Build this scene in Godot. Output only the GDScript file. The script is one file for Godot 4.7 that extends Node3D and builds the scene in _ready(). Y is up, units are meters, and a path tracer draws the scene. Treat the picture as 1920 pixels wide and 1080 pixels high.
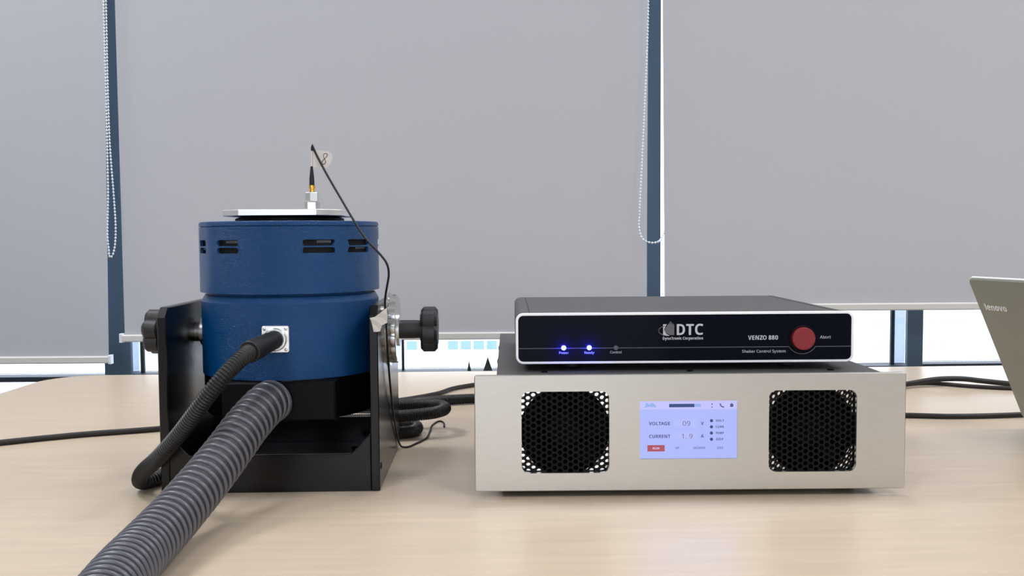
extends Node3D
# A vibration shaker, its amplifier and controller on a laminate table in front of blinds.

const T := 0.74            # height of the table top
var taken := {}
var mats := {}

# ------------------------------------------------------------------ mesh builder
class MB extends RefCounted:
	var v := PackedVector3Array()      # triangles, each oriented outward (clockwise seen from outside)
	var gv := PackedVector3Array()     # triangles that bring their own normals
	var gn := PackedVector3Array()

	func tri(a: Vector3, b: Vector3, c: Vector3, n: Vector3) -> void:
		if (c - a).cross(b - a).dot(n) < 0.0:
			v.append(a); v.append(c); v.append(b)
		else:
			v.append(a); v.append(b); v.append(c)

	func quad(a: Vector3, b: Vector3, c: Vector3, d: Vector3, n: Vector3) -> void:
		tri(a, b, c, n)
		tri(a, c, d, n)

	# polygon extruded from z0 to z1 with bevelled rims, then placed by xf
	func prism(poly: PackedVector2Array, z0: float, z1: float, bev := 0.0, xf := Transform3D()) -> void:
		var p := poly.duplicate()
		if MB.area(p) < 0.0:
			p.reverse()
		var q := MB.inset(p, bev) if bev > 0.0 else p
		var idx := Geometry2D.triangulate_polygon(q)
		var B := xf.basis
		for i in range(0, idx.size(), 3):
			var a := q[idx[i]]
			var b := q[idx[i + 1]]
			var c := q[idx[i + 2]]
			tri(xf * Vector3(a.x, a.y, z1), xf * Vector3(b.x, b.y, z1), xf * Vector3(c.x, c.y, z1), B.z)
			tri(xf * Vector3(a.x, a.y, z0), xf * Vector3(b.x, b.y, z0), xf * Vector3(c.x, c.y, z0), -B.z)
		var n := p.size()
		for i in n:
			var j := (i + 1) % n
			var e := p[j] - p[i]
			if e.length() < 1e-7:
				continue
			var o := B * Vector3(e.y, -e.x, 0).normalized()
			quad(xf * Vector3(p[i].x, p[i].y, z0 + bev), xf * Vector3(p[j].x, p[j].y, z0 + bev), xf * Vector3(p[j].x, p[j].y, z1 - bev), xf * Vector3(p[i].x, p[i].y, z1 - bev), o)
			if bev > 0.0:
				quad(xf * Vector3(p[i].x, p[i].y, z1 - bev), xf * Vector3(p[j].x, p[j].y, z1 - bev), xf * Vector3(q[j].x, q[j].y, z1), xf * Vector3(q[i].x, q[i].y, z1), (o + B.z).normalized())
				quad(xf * Vector3(p[i].x, p[i].y, z0 + bev), xf * Vector3(p[j].x, p[j].y, z0 + bev), xf * Vector3(q[j].x, q[j].y, z0), xf * Vector3(q[i].x, q[i].y, z0), (o - B.z).normalized())

	func box(c: Vector3, s: Vector3, bev := 0.0, xf := Transform3D()) -> void:
		prism(MB.rrect(s.x, s.y, 0.0), -s.z / 2, s.z / 2, bev, xf * Transform3D(Basis(), c))

	# profile of (radius, height) turned about y
	func lathe(prof: Array, seg := 32, xf := Transform3D()) -> void:
		for k in prof.size() - 1:
			var a: Vector2 = prof[k]
			var b: Vector2 = prof[k + 1]
			var d := b - a
			var nn := Vector2(d.y, -d.x)
			for i in seg:
				var t0 := TAU * i / seg
				var t1 := TAU * (i + 1) / seg
				var tm := (t0 + t1) / 2
				var n := xf.basis * Vector3(cos(tm) * nn.x, nn.y, sin(tm) * nn.x)
				var p00 := xf * Vector3(cos(t0) * a.x, a.y, sin(t0) * a.x)
				var p01 := xf * Vector3(cos(t1) * a.x, a.y, sin(t1) * a.x)
				var p10 := xf * Vector3(cos(t0) * b.x, b.y, sin(t0) * b.x)
				var p11 := xf * Vector3(cos(t1) * b.x, b.y, sin(t1) * b.x)
				if a.x > 1e-7:
					tri(p00, p01, p11 if b.x > 1e-7 else p10, n)
				if b.x > 1e-7:
					tri(p00, p11, p10, n)

	# tube along smooth points; radius r, ribs of a given pitch and height; elliptical by sy
	func tube(pts: Array, r: float, seg := 12, pitch := 0.0, rib := 0.0, cap := true, step := 0.004, power := 1.0) -> void:
		var cv := Curve3D.new()
		cv.bake_interval = 0.002
		var n := pts.size()
		for i in n:
			var p: Vector3 = pts[i]
			var a: Vector3 = pts[maxi(i - 1, 0)]
			var b: Vector3 = pts[mini(i + 1, n - 1)]
			var tan := (b - a)
			var l0 := p.distance_to(a)
			var l1 := p.distance_to(b)
			var u := tan.normalized() if tan.length() > 0.0 else Vector3.UP
			cv.add_point(p, -u * l0 / 3.0, u * l1 / 3.0)
		var length := cv.get_baked_length()
		var st := step if pitch <= 0.0 else pitch / 6.0
		var m := maxi(2, int(ceil(length / st)))
		var rings := []
		var norms := []
		var up := Vector3.ZERO
		var prev_t := Vector3.ZERO
		for i in m + 1:
			var s := length * i / m
			var p := cv.sample_baked(s, true)
			var t := (cv.sample_baked(minf(s + 0.001, length), true) - cv.sample_baked(maxf(s - 0.001, 0), true)).normalized()
			if up == Vector3.ZERO:
				up = Vector3.UP if absf(t.y) < 0.9 else Vector3.RIGHT
				up = (up - t * up.dot(t)).normalized()
			else:
				up = (up - t * up.dot(t)).normalized()
			var side := t.cross(up)
			var rr := r
			var slope := 0.0
			if pitch > 0.0:
				var ph := TAU * s / pitch
				var w := 0.5 + 0.5 * cos(ph)
				rr = r - rib * (1.0 - pow(w, power))
				slope = -rib * power * pow(maxf(w, 1e-4), power - 1.0) * 0.5 * sin(ph) * TAU / pitch
			var ring := PackedVector3Array()
			var nr := PackedVector3Array()
			for k in seg:
				var d := up * cos(TAU * k / seg) + side * sin(TAU * k / seg)
				ring.append(p + d * rr)
				nr.append((d - t * slope).normalized())
			rings.append(ring)
			norms.append(nr)
			prev_t = t
		for i in m:
			var r0: PackedVector3Array = rings[i]
			var r1: PackedVector3Array = rings[i + 1]
			var n0: PackedVector3Array = norms[i]
			var n1: PackedVector3Array = norms[i + 1]
			for k in seg:
				var j := (k + 1) % seg
				var flip := (r1[k] - r0[k]).cross(r0[j] - r0[k]).dot(n0[k]) < 0.0
				var ids := [[r0[k], n0[k]], [r0[j], n0[j]], [r1[j], n1[j]], [r0[k], n0[k]], [r1[j], n1[j]], [r1[k], n1[k]]]
				if flip:
					ids = [ids[0], ids[2], ids[1], ids[3], ids[5], ids[4]]
				for e in ids:
					gv.append(e[0])
					gn.append(e[1])
		if cap:
			for e in [0, m]:
				var ring: PackedVector3Array = rings[e]
				var c := Vector3.ZERO
				for q in ring:
					c += q / seg
				var o: Vector3 = (rings[0][0] - rings[1][0]) if e == 0 else (rings[m][0] - rings[m - 1][0])
				for k in seg:
					tri(c, ring[k], ring[(k + 1) % seg], o)

	func done(angle := 35.0) -> ArrayMesh:
		var cosa := cos(deg_to_rad(angle))
		var nt := v.size() / 3
		var fn := PackedVector3Array()
		fn.resize(nt)
		var fu := PackedVector3Array()
		fu.resize(nt)
		var at := {}
		var keys := []
		keys.resize(v.size())
		for t in nt:
			var n := (v[t * 3 + 2] - v[t * 3]).cross(v[t * 3 + 1] - v[t * 3])
			fn[t] = n
			fu[t] = n.normalized()
			for k in 3:
				var p := v[t * 3 + k]
				var key := Vector3i(roundi(p.x * 5e4), roundi(p.y * 5e4), roundi(p.z * 5e4))
				keys[t * 3 + k] = key
				if at.has(key):
					at[key].append(t)
				else:
					at[key] = [t]
		var nn := PackedVector3Array()
		nn.resize(v.size())
		for t in nt:
			for k in 3:
				var s := Vector3.ZERO
				for o in at[keys[t * 3 + k]]:
					if fu[o].dot(fu[t]) >= cosa:
						s += fn[o]
				nn[t * 3 + k] = s.normalized() if s.length() > 0.0 else Vector3.UP
		var av := v.duplicate()
		av.append_array(gv)
		nn.append_array(gn)
		var arr := []
		arr.resize(Mesh.ARRAY_MAX)
		arr[Mesh.ARRAY_VERTEX] = av
		arr[Mesh.ARRAY_NORMAL] = nn
		var am := ArrayMesh.new()
		am.add_surface_from_arrays(Mesh.PRIMITIVE_TRIANGLES, arr)
		return am

	static func area(p: PackedVector2Array) -> float:
		var s := 0.0
		for i in p.size():
			s += p[i].cross(p[(i + 1) % p.size()])
		return s / 2

	static func inset(p: PackedVector2Array, d: float) -> PackedVector2Array:
		var out := PackedVector2Array()
		var n := p.size()
		for i in n:
			var e0 := (p[i] - p[(i + n - 1) % n]).normalized()
			var e1 := (p[(i + 1) % n] - p[i]).normalized()
			var n0 := Vector2(e0.y, -e0.x)
			var n1 := Vector2(e1.y, -e1.x)
			out.append(p[i] - (n0 + n1) / maxf(1.0 + n0.dot(n1), 0.2) * d)
		return out

	static func rrect(w: float, h: float, r: float, seg := 6, c := Vector2.ZERO) -> PackedVector2Array:
		var p := PackedVector2Array()
		if r <= 0.0:
			for s in [Vector2(-1, -1), Vector2(1, -1), Vector2(1, 1), Vector2(-1, 1)]:
				p.append(c + Vector2(s.x * w / 2, s.y * h / 2))
			return p
		var k := 0
		for s in [Vector2(-1, -1), Vector2(1, -1), Vector2(1, 1), Vector2(-1, 1)]:
			var o: Vector2 = c + Vector2(s.x * (w / 2 - r), s.y * (h / 2 - r))
			for i in seg + 1:
				var a := PI + PI / 2 * k + PI / 2 * i / seg
				p.append(o + Vector2(cos(a), sin(a)) * r)
			k += 1
		return p

	static func ngon(n: int, r: float, c := Vector2.ZERO, a0 := 0.0) -> PackedVector2Array:
		var p := PackedVector2Array()
		for i in n:
			p.append(c + Vector2.from_angle(a0 + TAU * i / n) * r)
		return p

# ------------------------------------------------------------------ naming and tagging
func V(x: float, y: float, z: float) -> Vector3:
	return Vector3(x, y + T, z)

func numbered(called: String) -> String:
	var n: int = taken.get(called, 0)
	taken[called] = n + 1
	return called if n == 0 else "%s_%03d" % [called, n]

func tag(o: Node, label: String, category: String, group := "") -> void:
	o.set_meta("label", label)
	o.set_meta("category", category)
	if group:
		o.set_meta("group", group)

func thing(called: String, label: String, category: String, at := Vector3.ZERO, turn := 0.0, group := "") -> Node3D:
	var o := Node3D.new()
	o.name = numbered(called)
	add_child(o)
	o.position = at
	o.rotation.y = turn
	tag(o, label, category, group)
	return o

func structure(called: String, at := Vector3.ZERO, turn := 0.0) -> Node3D:
	var o := Node3D.new()
	o.name = called
	add_child(o)
	o.position = at
	o.rotation.y = turn
	o.set_meta("kind", "structure")
	return o

func put(called: String, mesh: Mesh, m: Material, parent: Node = self) -> MeshInstance3D:
	var o := MeshInstance3D.new()
	o.mesh = mesh
	o.material_override = m
	o.name = called if parent != self else numbered(called)
	o.cast_shadow = GeometryInstance3D.SHADOW_CASTING_SETTING_ON
	parent.add_child(o, true)
	return o

func obj(called: String, b: MB, m: Material, parent: Node = self, angle := 35.0) -> MeshInstance3D:
	return put(called, b.done(angle), m, parent)

func boxed(called: String, c: Vector3, s: Vector3, m: Material, parent: Node = self, bev := 0.0) -> MeshInstance3D:
	var b := MB.new()
	b.box(Vector3.ZERO, s, bev)
	var o := obj(called, b, m, parent, 20)
	o.position = c
	return o

func mat(key: String, c: Color, rough := 0.5, metal := 0.0, spec := 0.5) -> StandardMaterial3D:
	if mats.has(key):
		return mats[key]
	var m := StandardMaterial3D.new()
	m.resource_name = key
	m.albedo_color = c
	m.roughness = rough
	m.metallic = metal
	m.metallic_specular = spec
	mats[key] = m
	return m

func noise(freq: float, kind := FastNoiseLite.TYPE_SIMPLEX_SMOOTH, octaves := 3, sd := 1) -> FastNoiseLite:
	var f := FastNoiseLite.new()
	f.noise_type = kind
	f.frequency = freq
	f.fractal_octaves = octaves
	f.seed = sd
	return f

func noise_tex(f: FastNoiseLite, size: int, ramp: Array = [], normal := false, bump := 4.0) -> NoiseTexture2D:
	var t := NoiseTexture2D.new()
	t.width = size
	t.height = size
	t.seamless = true
	t.noise = f
	if normal:
		t.as_normal_map = true
		t.bump_strength = bump
	elif ramp.size():
		var g := Gradient.new()
		g.offsets = PackedFloat32Array(range(ramp.size()).map(func(i): return float(i) / (ramp.size() - 1)))
		g.colors = PackedColorArray(ramp)
		t.color_ramp = g
	return t

func grain(m: StandardMaterial3D, tex: Texture2D, scale: Vector3, world := false) -> void:
	m.albedo_texture = tex
	m.uv1_triplanar = true
	m.uv1_world_triplanar = world
	m.uv1_scale = scale

func bumps(m: StandardMaterial3D, freq: float, strength: float, scale: float, sd := 3) -> void:
	m.normal_enabled = true
	m.normal_texture = noise_tex(noise(freq, FastNoiseLite.TYPE_SIMPLEX_SMOOTH, 2, sd), 512, [], true, strength)
	m.uv1_triplanar = true
	m.uv1_scale = Vector3.ONE * scale

var fonts := {}
func word(called: String, s: String, h: float, at: Vector3, m: Material, parent: Node, bold := false, width := 0.0, align := HORIZONTAL_ALIGNMENT_CENTER) -> MeshInstance3D:
	if not fonts.has(bold):
		var f := SystemFont.new()
		f.font_names = PackedStringArray(["Droid Sans"])
		f.font_weight = 700 if bold else 400
		fonts[bold] = f
	var t := TextMesh.new()
	t.text = s
	t.font = fonts[bold]
	t.font_size = 64 if h > 0.005 else 20
	t.pixel_size = h / (t.font_size * 0.714)
	t.depth = 0.0002
	t.curve_step = 2.0
	t.horizontal_alignment = align
	t.vertical_alignment = VERTICAL_ALIGNMENT_CENTER
	var o := put(called, t, m, parent)
	o.position = at
	if width > 0.0:
		var w := t.get_aabb().size.x
		if w > 0.0:
			o.scale.x = width / w
	return o

func facing(n: Vector3, up := Vector3.UP) -> Basis:      # local +z along n
	var z := n.normalized()
	var x := up.cross(z).normalized()
	return Basis(x, z.cross(x), z)

func axis_x(sgn := 1.0) -> Basis:                        # local +y along +-x
	return Basis(Vector3(0, 0, 1) * sgn, Vector3(1, 0, 0) * sgn, Vector3(0, 1, 0)) if sgn > 0 else Basis(Vector3(0, 1, 0), Vector3(-1, 0, 0), Vector3(0, 0, 1))

func _ready() -> void:
	camera_and_light()
	materials()
	room()
	blinds()
	outside()
	table()
	shaker()
	sensor()
	hoses()
	amplifier()
	controller()
	laptop()
	plant()

# ------------------------------------------------------------------ camera, sky, exposure, lamps
func camera_and_light() -> void:
	var cam := Camera3D.new()
	cam.name = "camera"
	cam.fov = rad_to_deg(2.0 * atan(540.0 / 1722.6))
	cam.near = 0.02
	cam.far = 2000.0
	add_child(cam)
	cam.position = Vector3(0, T + 0.2286, 0)
	cam.basis = Basis(Vector3.RIGHT, -0.0536) * Basis(Vector3(0, 0, 1), -0.0071)
	cam.current = true
	var we := WorldEnvironment.new()
	we.name = "surroundings"
	var e := Environment.new()
	e.background_mode = Environment.BG_SKY
	var sky := Sky.new()
	var sm := ProceduralSkyMaterial.new()
	sm.sky_top_color = Color(0.86, 0.92, 1.0)
	sm.sky_horizon_color = Color(0.95, 0.97, 1.0)
	sm.ground_bottom_color = Color(0.6, 0.6, 0.6)
	sm.ground_horizon_color = Color(0.9, 0.92, 0.95)
	sm.energy_multiplier = 3.4
	sky.sky_material = sm
	e.sky = sky
	e.tonemap_mode = Environment.TONE_MAPPER_LINEAR
	e.tonemap_exposure = 1.0
	e.sdfgi_enabled = true
	e.ssao_enabled = true
	e.ssil_enabled = true
	we.environment = e
	add_child(we)
	# ceiling panels of the office, all above and behind the frame: place, energy
	var spots := [[Vector3(-1.3, 2.7, -1.15), 2.5], [Vector3(0.25, 2.7, -1.42), 0.9], [Vector3(1.7, 2.7, -1.15), 1.9], [Vector3(-0.95, 2.7, 0.7), 2.1], [Vector3(1.3, 2.7, 0.7), 2.3], [Vector3(-0.6, 2.7, 2.7), 0.8], [Vector3(1.8, 2.7, 2.7), 0.8]]
	var where := ["near the window, left of the table's middle", "near the window, above the middle of the table", "near the window, over the right end of the table", "behind the camera on the left", "behind the camera on the right", "far back in the room on the left", "far back in the room on the right"]
	for i in spots.size():
		var p: Vector3 = spots[i][0]
		var c := thing("ceiling_light", "square white ceiling light panel " + where[i], "ceiling light", p, 0.0, "ceiling light panels")
		var fr := MB.new()
		for s in [[0.0, 0.3, 0.62, 0.02], [0.0, -0.3, 0.62, 0.02], [0.3, 0.0, 0.02, 0.58], [-0.3, 0.0, 0.02, 0.58]]:
			fr.box(Vector3(s[0], -0.012, s[1]), Vector3(s[2], 0.024, s[3]), 0.002)
		obj("frame", fr, mat("lamp_frame", Color(0.9, 0.9, 0.9), 0.5), c)
		var dm := mat("diffuser", Color(0.95, 0.95, 0.95), 0.6)
		dm.emission_enabled = true
		dm.emission = Color(0.98, 0.985, 1.0)
		dm.emission_energy_multiplier = 1.5
		boxed("diffuser", Vector3(0, -0.008, 0), Vector3(0.58, 0.012, 0.58), dm, c)
		var al := AreaLight3D.new()
		al.name = "panel_light"
		al.area_size = Vector2(0.56, 0.56)
		al.light_energy = spots[i][1]
		al.light_color = Color(0.98, 0.985, 1.0)
		al.area_range = 12.0
		al.area_attenuation = 2.0
		al.shadow_enabled = true
		c.add_child(al)
		al.position = Vector3(0, -0.02, 0)
		al.rotation.x = -PI / 2

# ------------------------------------------------------------------ materials
func materials() -> void:
	mat("wall", Color(0.86, 0.85, 0.83), 0.9)
	mat("ceiling", Color(0.9, 0.9, 0.89), 0.95)
	var fl := mat("floor", Color(1, 1, 1), 0.8)
	grain(fl, noise_tex(noise(0.05, FastNoiseLite.TYPE_SIMPLEX, 4, 5), 256, [Color(0.3, 0.31, 0.33), Color(0.42, 0.43, 0.45)]), Vector3.ONE * 4)
	mat("frame_blue", Color(0.25, 0.325, 0.385), 0.45)
	mat("frame_dark", Color(0.13, 0.16, 0.19), 0.5)
	var fi := mat("fin", Color(0.62, 0.78, 1.0), 0.4)
	fi.backlight_enabled = true
	fi.backlight = Color(1, 1, 1)
	var gl := mat("glass", Color(0.9, 0.97, 1.0, 0.05), 0.0)
	gl.transparency = BaseMaterial3D.TRANSPARENCY_ALPHA
	var bl := mat("fabric", Color(0.735, 0.74, 0.765), 0.95, 0.0, 0.2)
	grain(bl, noise_tex(noise(0.4, FastNoiseLite.TYPE_SIMPLEX, 2, 8), 256, [Color(0.93, 0.93, 0.93), Color(1, 1, 1)]), Vector3(8, 8, 8))
	bl.backlight_enabled = true
	bl.backlight = Color(0.07, 0.07, 0.072)
	mat("bar", Color(0.8, 0.79, 0.77), 0.5)
	mat("chain", Color(0.85, 0.88, 0.9), 0.35)
	var tb := mat("laminate", Color(1, 1, 1), 0.3, 0.0, 0.5)
	grain(tb, noise_tex(noise(0.012, FastNoiseLite.TYPE_SIMPLEX_SMOOTH, 5, 21), 1024, [Color(0.765, 0.695, 0.61), Color(0.785, 0.715, 0.63), Color(0.80, 0.73, 0.64), Color(0.815, 0.75, 0.66)]), Vector3(0.5, 6.0, 6.0))
	mat("edge_band", Color(0.84, 0.78, 0.71), 0.4)
	mat("steel_leg", Color(0.7, 0.71, 0.72), 0.4, 0.6)
	var bp := mat("blue_paint", Color(0.02, 0.255, 0.46), 0.22, 0.0, 0.42)
	bumps(bp, 0.09, 9.0, 24.0)
	mat("black_paint", Color(0.035, 0.035, 0.05), 0.22, 0.0, 0.42)
	mat("black_metal", Color(0.03, 0.03, 0.042), 0.5, 0.0, 0.25)
	mat("void", Color(0.015, 0.015, 0.02), 0.8)
	mat("aluminium", Color(0.96, 0.95, 0.95), 0.34, 1.0)
	mat("steel", Color(0.84, 0.84, 0.83), 0.3, 1.0)
	mat("disc_steel", Color(0.8, 0.8, 0.79), 0.2, 1.0)
	mat("gold", Color(0.95, 0.72, 0.3), 0.25, 1.0)
	mat("rubber", Color(0.06, 0.06, 0.065), 0.55)
	mat("knob", Color(0.115, 0.115, 0.125), 0.5)
	mat("hose_grey", Color(0.36, 0.36, 0.39), 0.28)
	mat("hose_dark", Color(0.15, 0.15, 0.17), 0.5)
	mat("conduit_black", Color(0.06, 0.058, 0.06), 0.42)
	mat("cable", Color(0.062, 0.045, 0.045), 0.5)
	mat("wire", Color(0.035, 0.035, 0.04), 0.5)
	mat("tape", Color(0.78, 0.76, 0.73), 0.8)
	mat("tag_paper", Color(0.84, 0.81, 0.79), 0.7)
	var ba := mat("brushed", Color(1, 1, 1), 0.36, 1.0)
	grain(ba, noise_tex(noise(0.08, FastNoiseLite.TYPE_SIMPLEX, 3, 9), 512, [Color(0.77, 0.76, 0.74), Color(0.80, 0.79, 0.77)]), Vector3(0.8, 30, 30))
	var ch := mat("chassis", Color(0.30, 0.30, 0.30), 0.55, 0.0, 0.5)
	bumps(ch, 0.12, 1.5, 30.0, 6)
	mat("grille", Color(0.02, 0.02, 0.026), 0.55, 0.0, 0.3)
	mat("fan_plate", Color(0.97, 0.97, 0.97), 0.14, 1.0)
	mat("fan_black", Color(0.012, 0.012, 0.016), 0.7, 0.0, 0.25)
	mat("bezel", Color(0.95, 0.95, 0.96), 0.4, 0.0)
	mat("panel_glass", Color(0.035, 0.045, 0.095), 0.08, 0.0, 0.2)
	mat("print_grey", Color(0.3, 0.31, 0.34), 0.6)
	mat("print_light", Color(0.74, 0.75, 0.78), 0.6)
	mat("print_mid", Color(0.36, 0.36, 0.38), 0.6)
	mat("abort_red", Color(0.5, 0.085, 0.13), 0.5)
	mat("lid", Color(0.58, 0.59, 0.555), 0.42, 0.5)
	mat("lid_edge", Color(0.92, 0.92, 0.9), 0.4, 0.0)
	mat("keyboard_deck", Color(0.2, 0.2, 0.2), 0.5)
	mat("facade", Color(0.93, 0.92, 0.91), 0.9)
	mat("facade_glass", Color(0.53, 0.655, 0.84), 0.35, 0.0, 0.2)
	mat("facade_pale", Color(0.76, 0.83, 0.86), 0.5, 0.0, 0.2)
	mat("leaf", Color(0.16, 0.2, 0.16), 0.5)
	mat("pot", Color(0.75, 0.74, 0.72), 0.6)
	mat("soil", Color(0.16, 0.12, 0.09), 0.95)

# ------------------------------------------------------------------ the room
func room() -> void:
	var wl: Material = mats["wall"]
	var o := boxed("floor", Vector3(0, -0.1, 1.3), Vector3(7.4, 0.2, 6.6), mats["floor"]); o.set_meta("kind", "structure")
	o = boxed("ceiling", Vector3(0, 2.8, 1.3), Vector3(7.4, 0.2, 6.6), mats["ceiling"]); o.set_meta("kind", "structure")
	o = boxed("wall_left", Vector3(-3.6, 1.35, 1.3), Vector3(0.2, 2.7, 6.6), wl); o.set_meta("kind", "structure")
	# the two walls out of the picture are glazed too: daylight from there puts the sheen on metal and paint
	var wr := structure("wall_right", Vector3(3.6, 0, 0))
	boxed("pier", Vector3(0, 1.35, 0.0), Vector3(0.2, 2.7, 4.0), wl, wr)
	boxed("pier", Vector3(0, 1.35, 4.1), Vector3(0.2, 2.7, 1.0), wl, wr)
	boxed("header", Vector3(0, 2.6, 2.8), Vector3(0.2, 0.2, 1.6), wl, wr)
	boxed("kerb", Vector3(0, 0.05, 2.8), Vector3(0.2, 0.1, 1.6), wl, wr)
	var w6 := structure("window_6", Vector3(3.6, 0, 2.8))
	boxed("pane", Vector3(0, 1.3, 0), Vector3(0.005, 2.4, 1.6), mats["glass"], w6)
	boxed("transom", Vector3(0, 0.70, 0), Vector3(0.05, 0.03, 1.6), mats["frame_dark"], w6)
	var wf := structure("wall_front", Vector3(0, 0, 3.7))
	boxed("pier", Vector3(-2.45, 1.35, 0), Vector3(2.1, 2.7, 0.2), wl, wf)
	boxed("pier", Vector3(2.2, 1.35, 0), Vector3(2.6, 2.7, 0.2), wl, wf)
	boxed("header", Vector3(-0.25, 2.6, 0), Vector3(2.3, 0.2, 0.2), wl, wf)
	boxed("kerb", Vector3(-0.25, 0.05, 0), Vector3(2.3, 0.1, 0.2), wl, wf)
	var w5 := structure("window_5", Vector3(-0.25, 0, 3.7))
	boxed("pane", Vector3(0, 1.3, 0), Vector3(2.3, 2.4, 0.005), mats["glass"], w5)
	boxed("transom", Vector3(0, 0.70, 0), Vector3(2.3, 0.03, 0.05), mats["frame_dark"], w5)
	boxed("post", Vector3(0, 1.3, 0), Vector3(0.05, 2.4, 0.05), mats["frame_dark"], w5)
	# window wall: solid ends, header and low kerb
	var wz := -1.84
	var turn := 0.015
	var wall := structure("wall_back", Vector3(0, 0, wz), turn)
	boxed("pier", Vector3(-2.95, 1.35, -0.05), Vector3(1.1, 2.7, 0.18), wl, wall)
	boxed("pier", Vector3(2.95, 1.35, -0.05), Vector3(1.1, 2.7, 0.18), wl, wall)
	boxed("header", Vector3(0, 2.6, -0.05), Vector3(4.8, 0.2, 0.18), wl, wall)
	boxed("kerb", Vector3(0, 0.05, -0.05), Vector3(4.8, 0.1, 0.18), wl, wall)
	# dark blue mullions: left edge, right edge
	var mu := [[-0.803, -0.751], [0.2635, 0.2905], [0.7755, 0.8065]]
	for i in 3:
		var b := MB.new()
		var w: float = mu[i][1] - mu[i][0]
		b.prism(MB.rrect(w, 0.012, 0.002, 3), 0.1, 2.5, 0.0, Transform3D(Basis(Vector3(1, 0, 0), Vector3(0, 0, -1), Vector3(0, 1, 0)), Vector3(0, 0, 0.038)))
		var t := obj("trim_%d" % (i + 1), b, mats["frame_blue"])
		t.position = Vector3((mu[i][0] + mu[i][1]) / 2, 0, wz)
		t.rotation.y = turn
		t.set_meta("kind", "structure")
	# window units: x range, thin posts, light fins
	var units := [[-2.4, -0.803, [], []], [-0.790, 0.2635, [-0.740, -0.22], [-0.7717]], [0.2905, 0.803, [0.769], [0.795]], [0.8065, 2.4, [], []]]
	for i in 4:
		var u: Array = units[i]
		var w := structure("window_%d" % (i + 1), Vector3(0, 0, wz), turn)
		var x0: float = u[0]
		var x1: float = u[1]
		var cx := (x0 + x1) / 2
		var wd := x1 - x0
		var ty: float = T - 0.0375 + 0.003 * cx
		boxed("transom", Vector3(cx, ty, 0), Vector3(wd, 0.010, 0.05), mats["frame_dark"], w, 0.001)
		boxed("bottom_rail", Vector3(cx, 0.125, 0), Vector3(wd, 0.05, 0.05), mats["frame_dark"], w, 0.001)
		boxed("top_rail", Vector3(cx, 2.475, 0), Vector3(wd, 0.05, 0.05), mats["frame_dark"], w, 0.001)
		for px in u[2]:
			boxed("post", Vector3(px, (ty + 2.45) / 2, 0), Vector3(0.0075 if px < -0.5 or px > 0.5 else 0.005, 2.45 - ty - 0.01, 0.008), mats["frame_dark"], w, 0.001)
		for px in u[3]:
			boxed("fin", Vector3(px, (ty + 2.45) / 2, -0.03), Vector3(0.025, 2.45 - ty - 0.01, 0.006), mats["fin"], w, 0.001)
		boxed("pane", Vector3(cx, (ty + 2.45) / 2, -0.012), Vector3(wd, 2.45 - ty - 0.01, 0.005), mats["glass"], w)
		boxed("pane", Vector3(cx, (ty + 0.15) / 2 - 0.002, -0.012), Vector3(wd, ty - 0.16, 0.005), mats["glass"], w)

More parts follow.
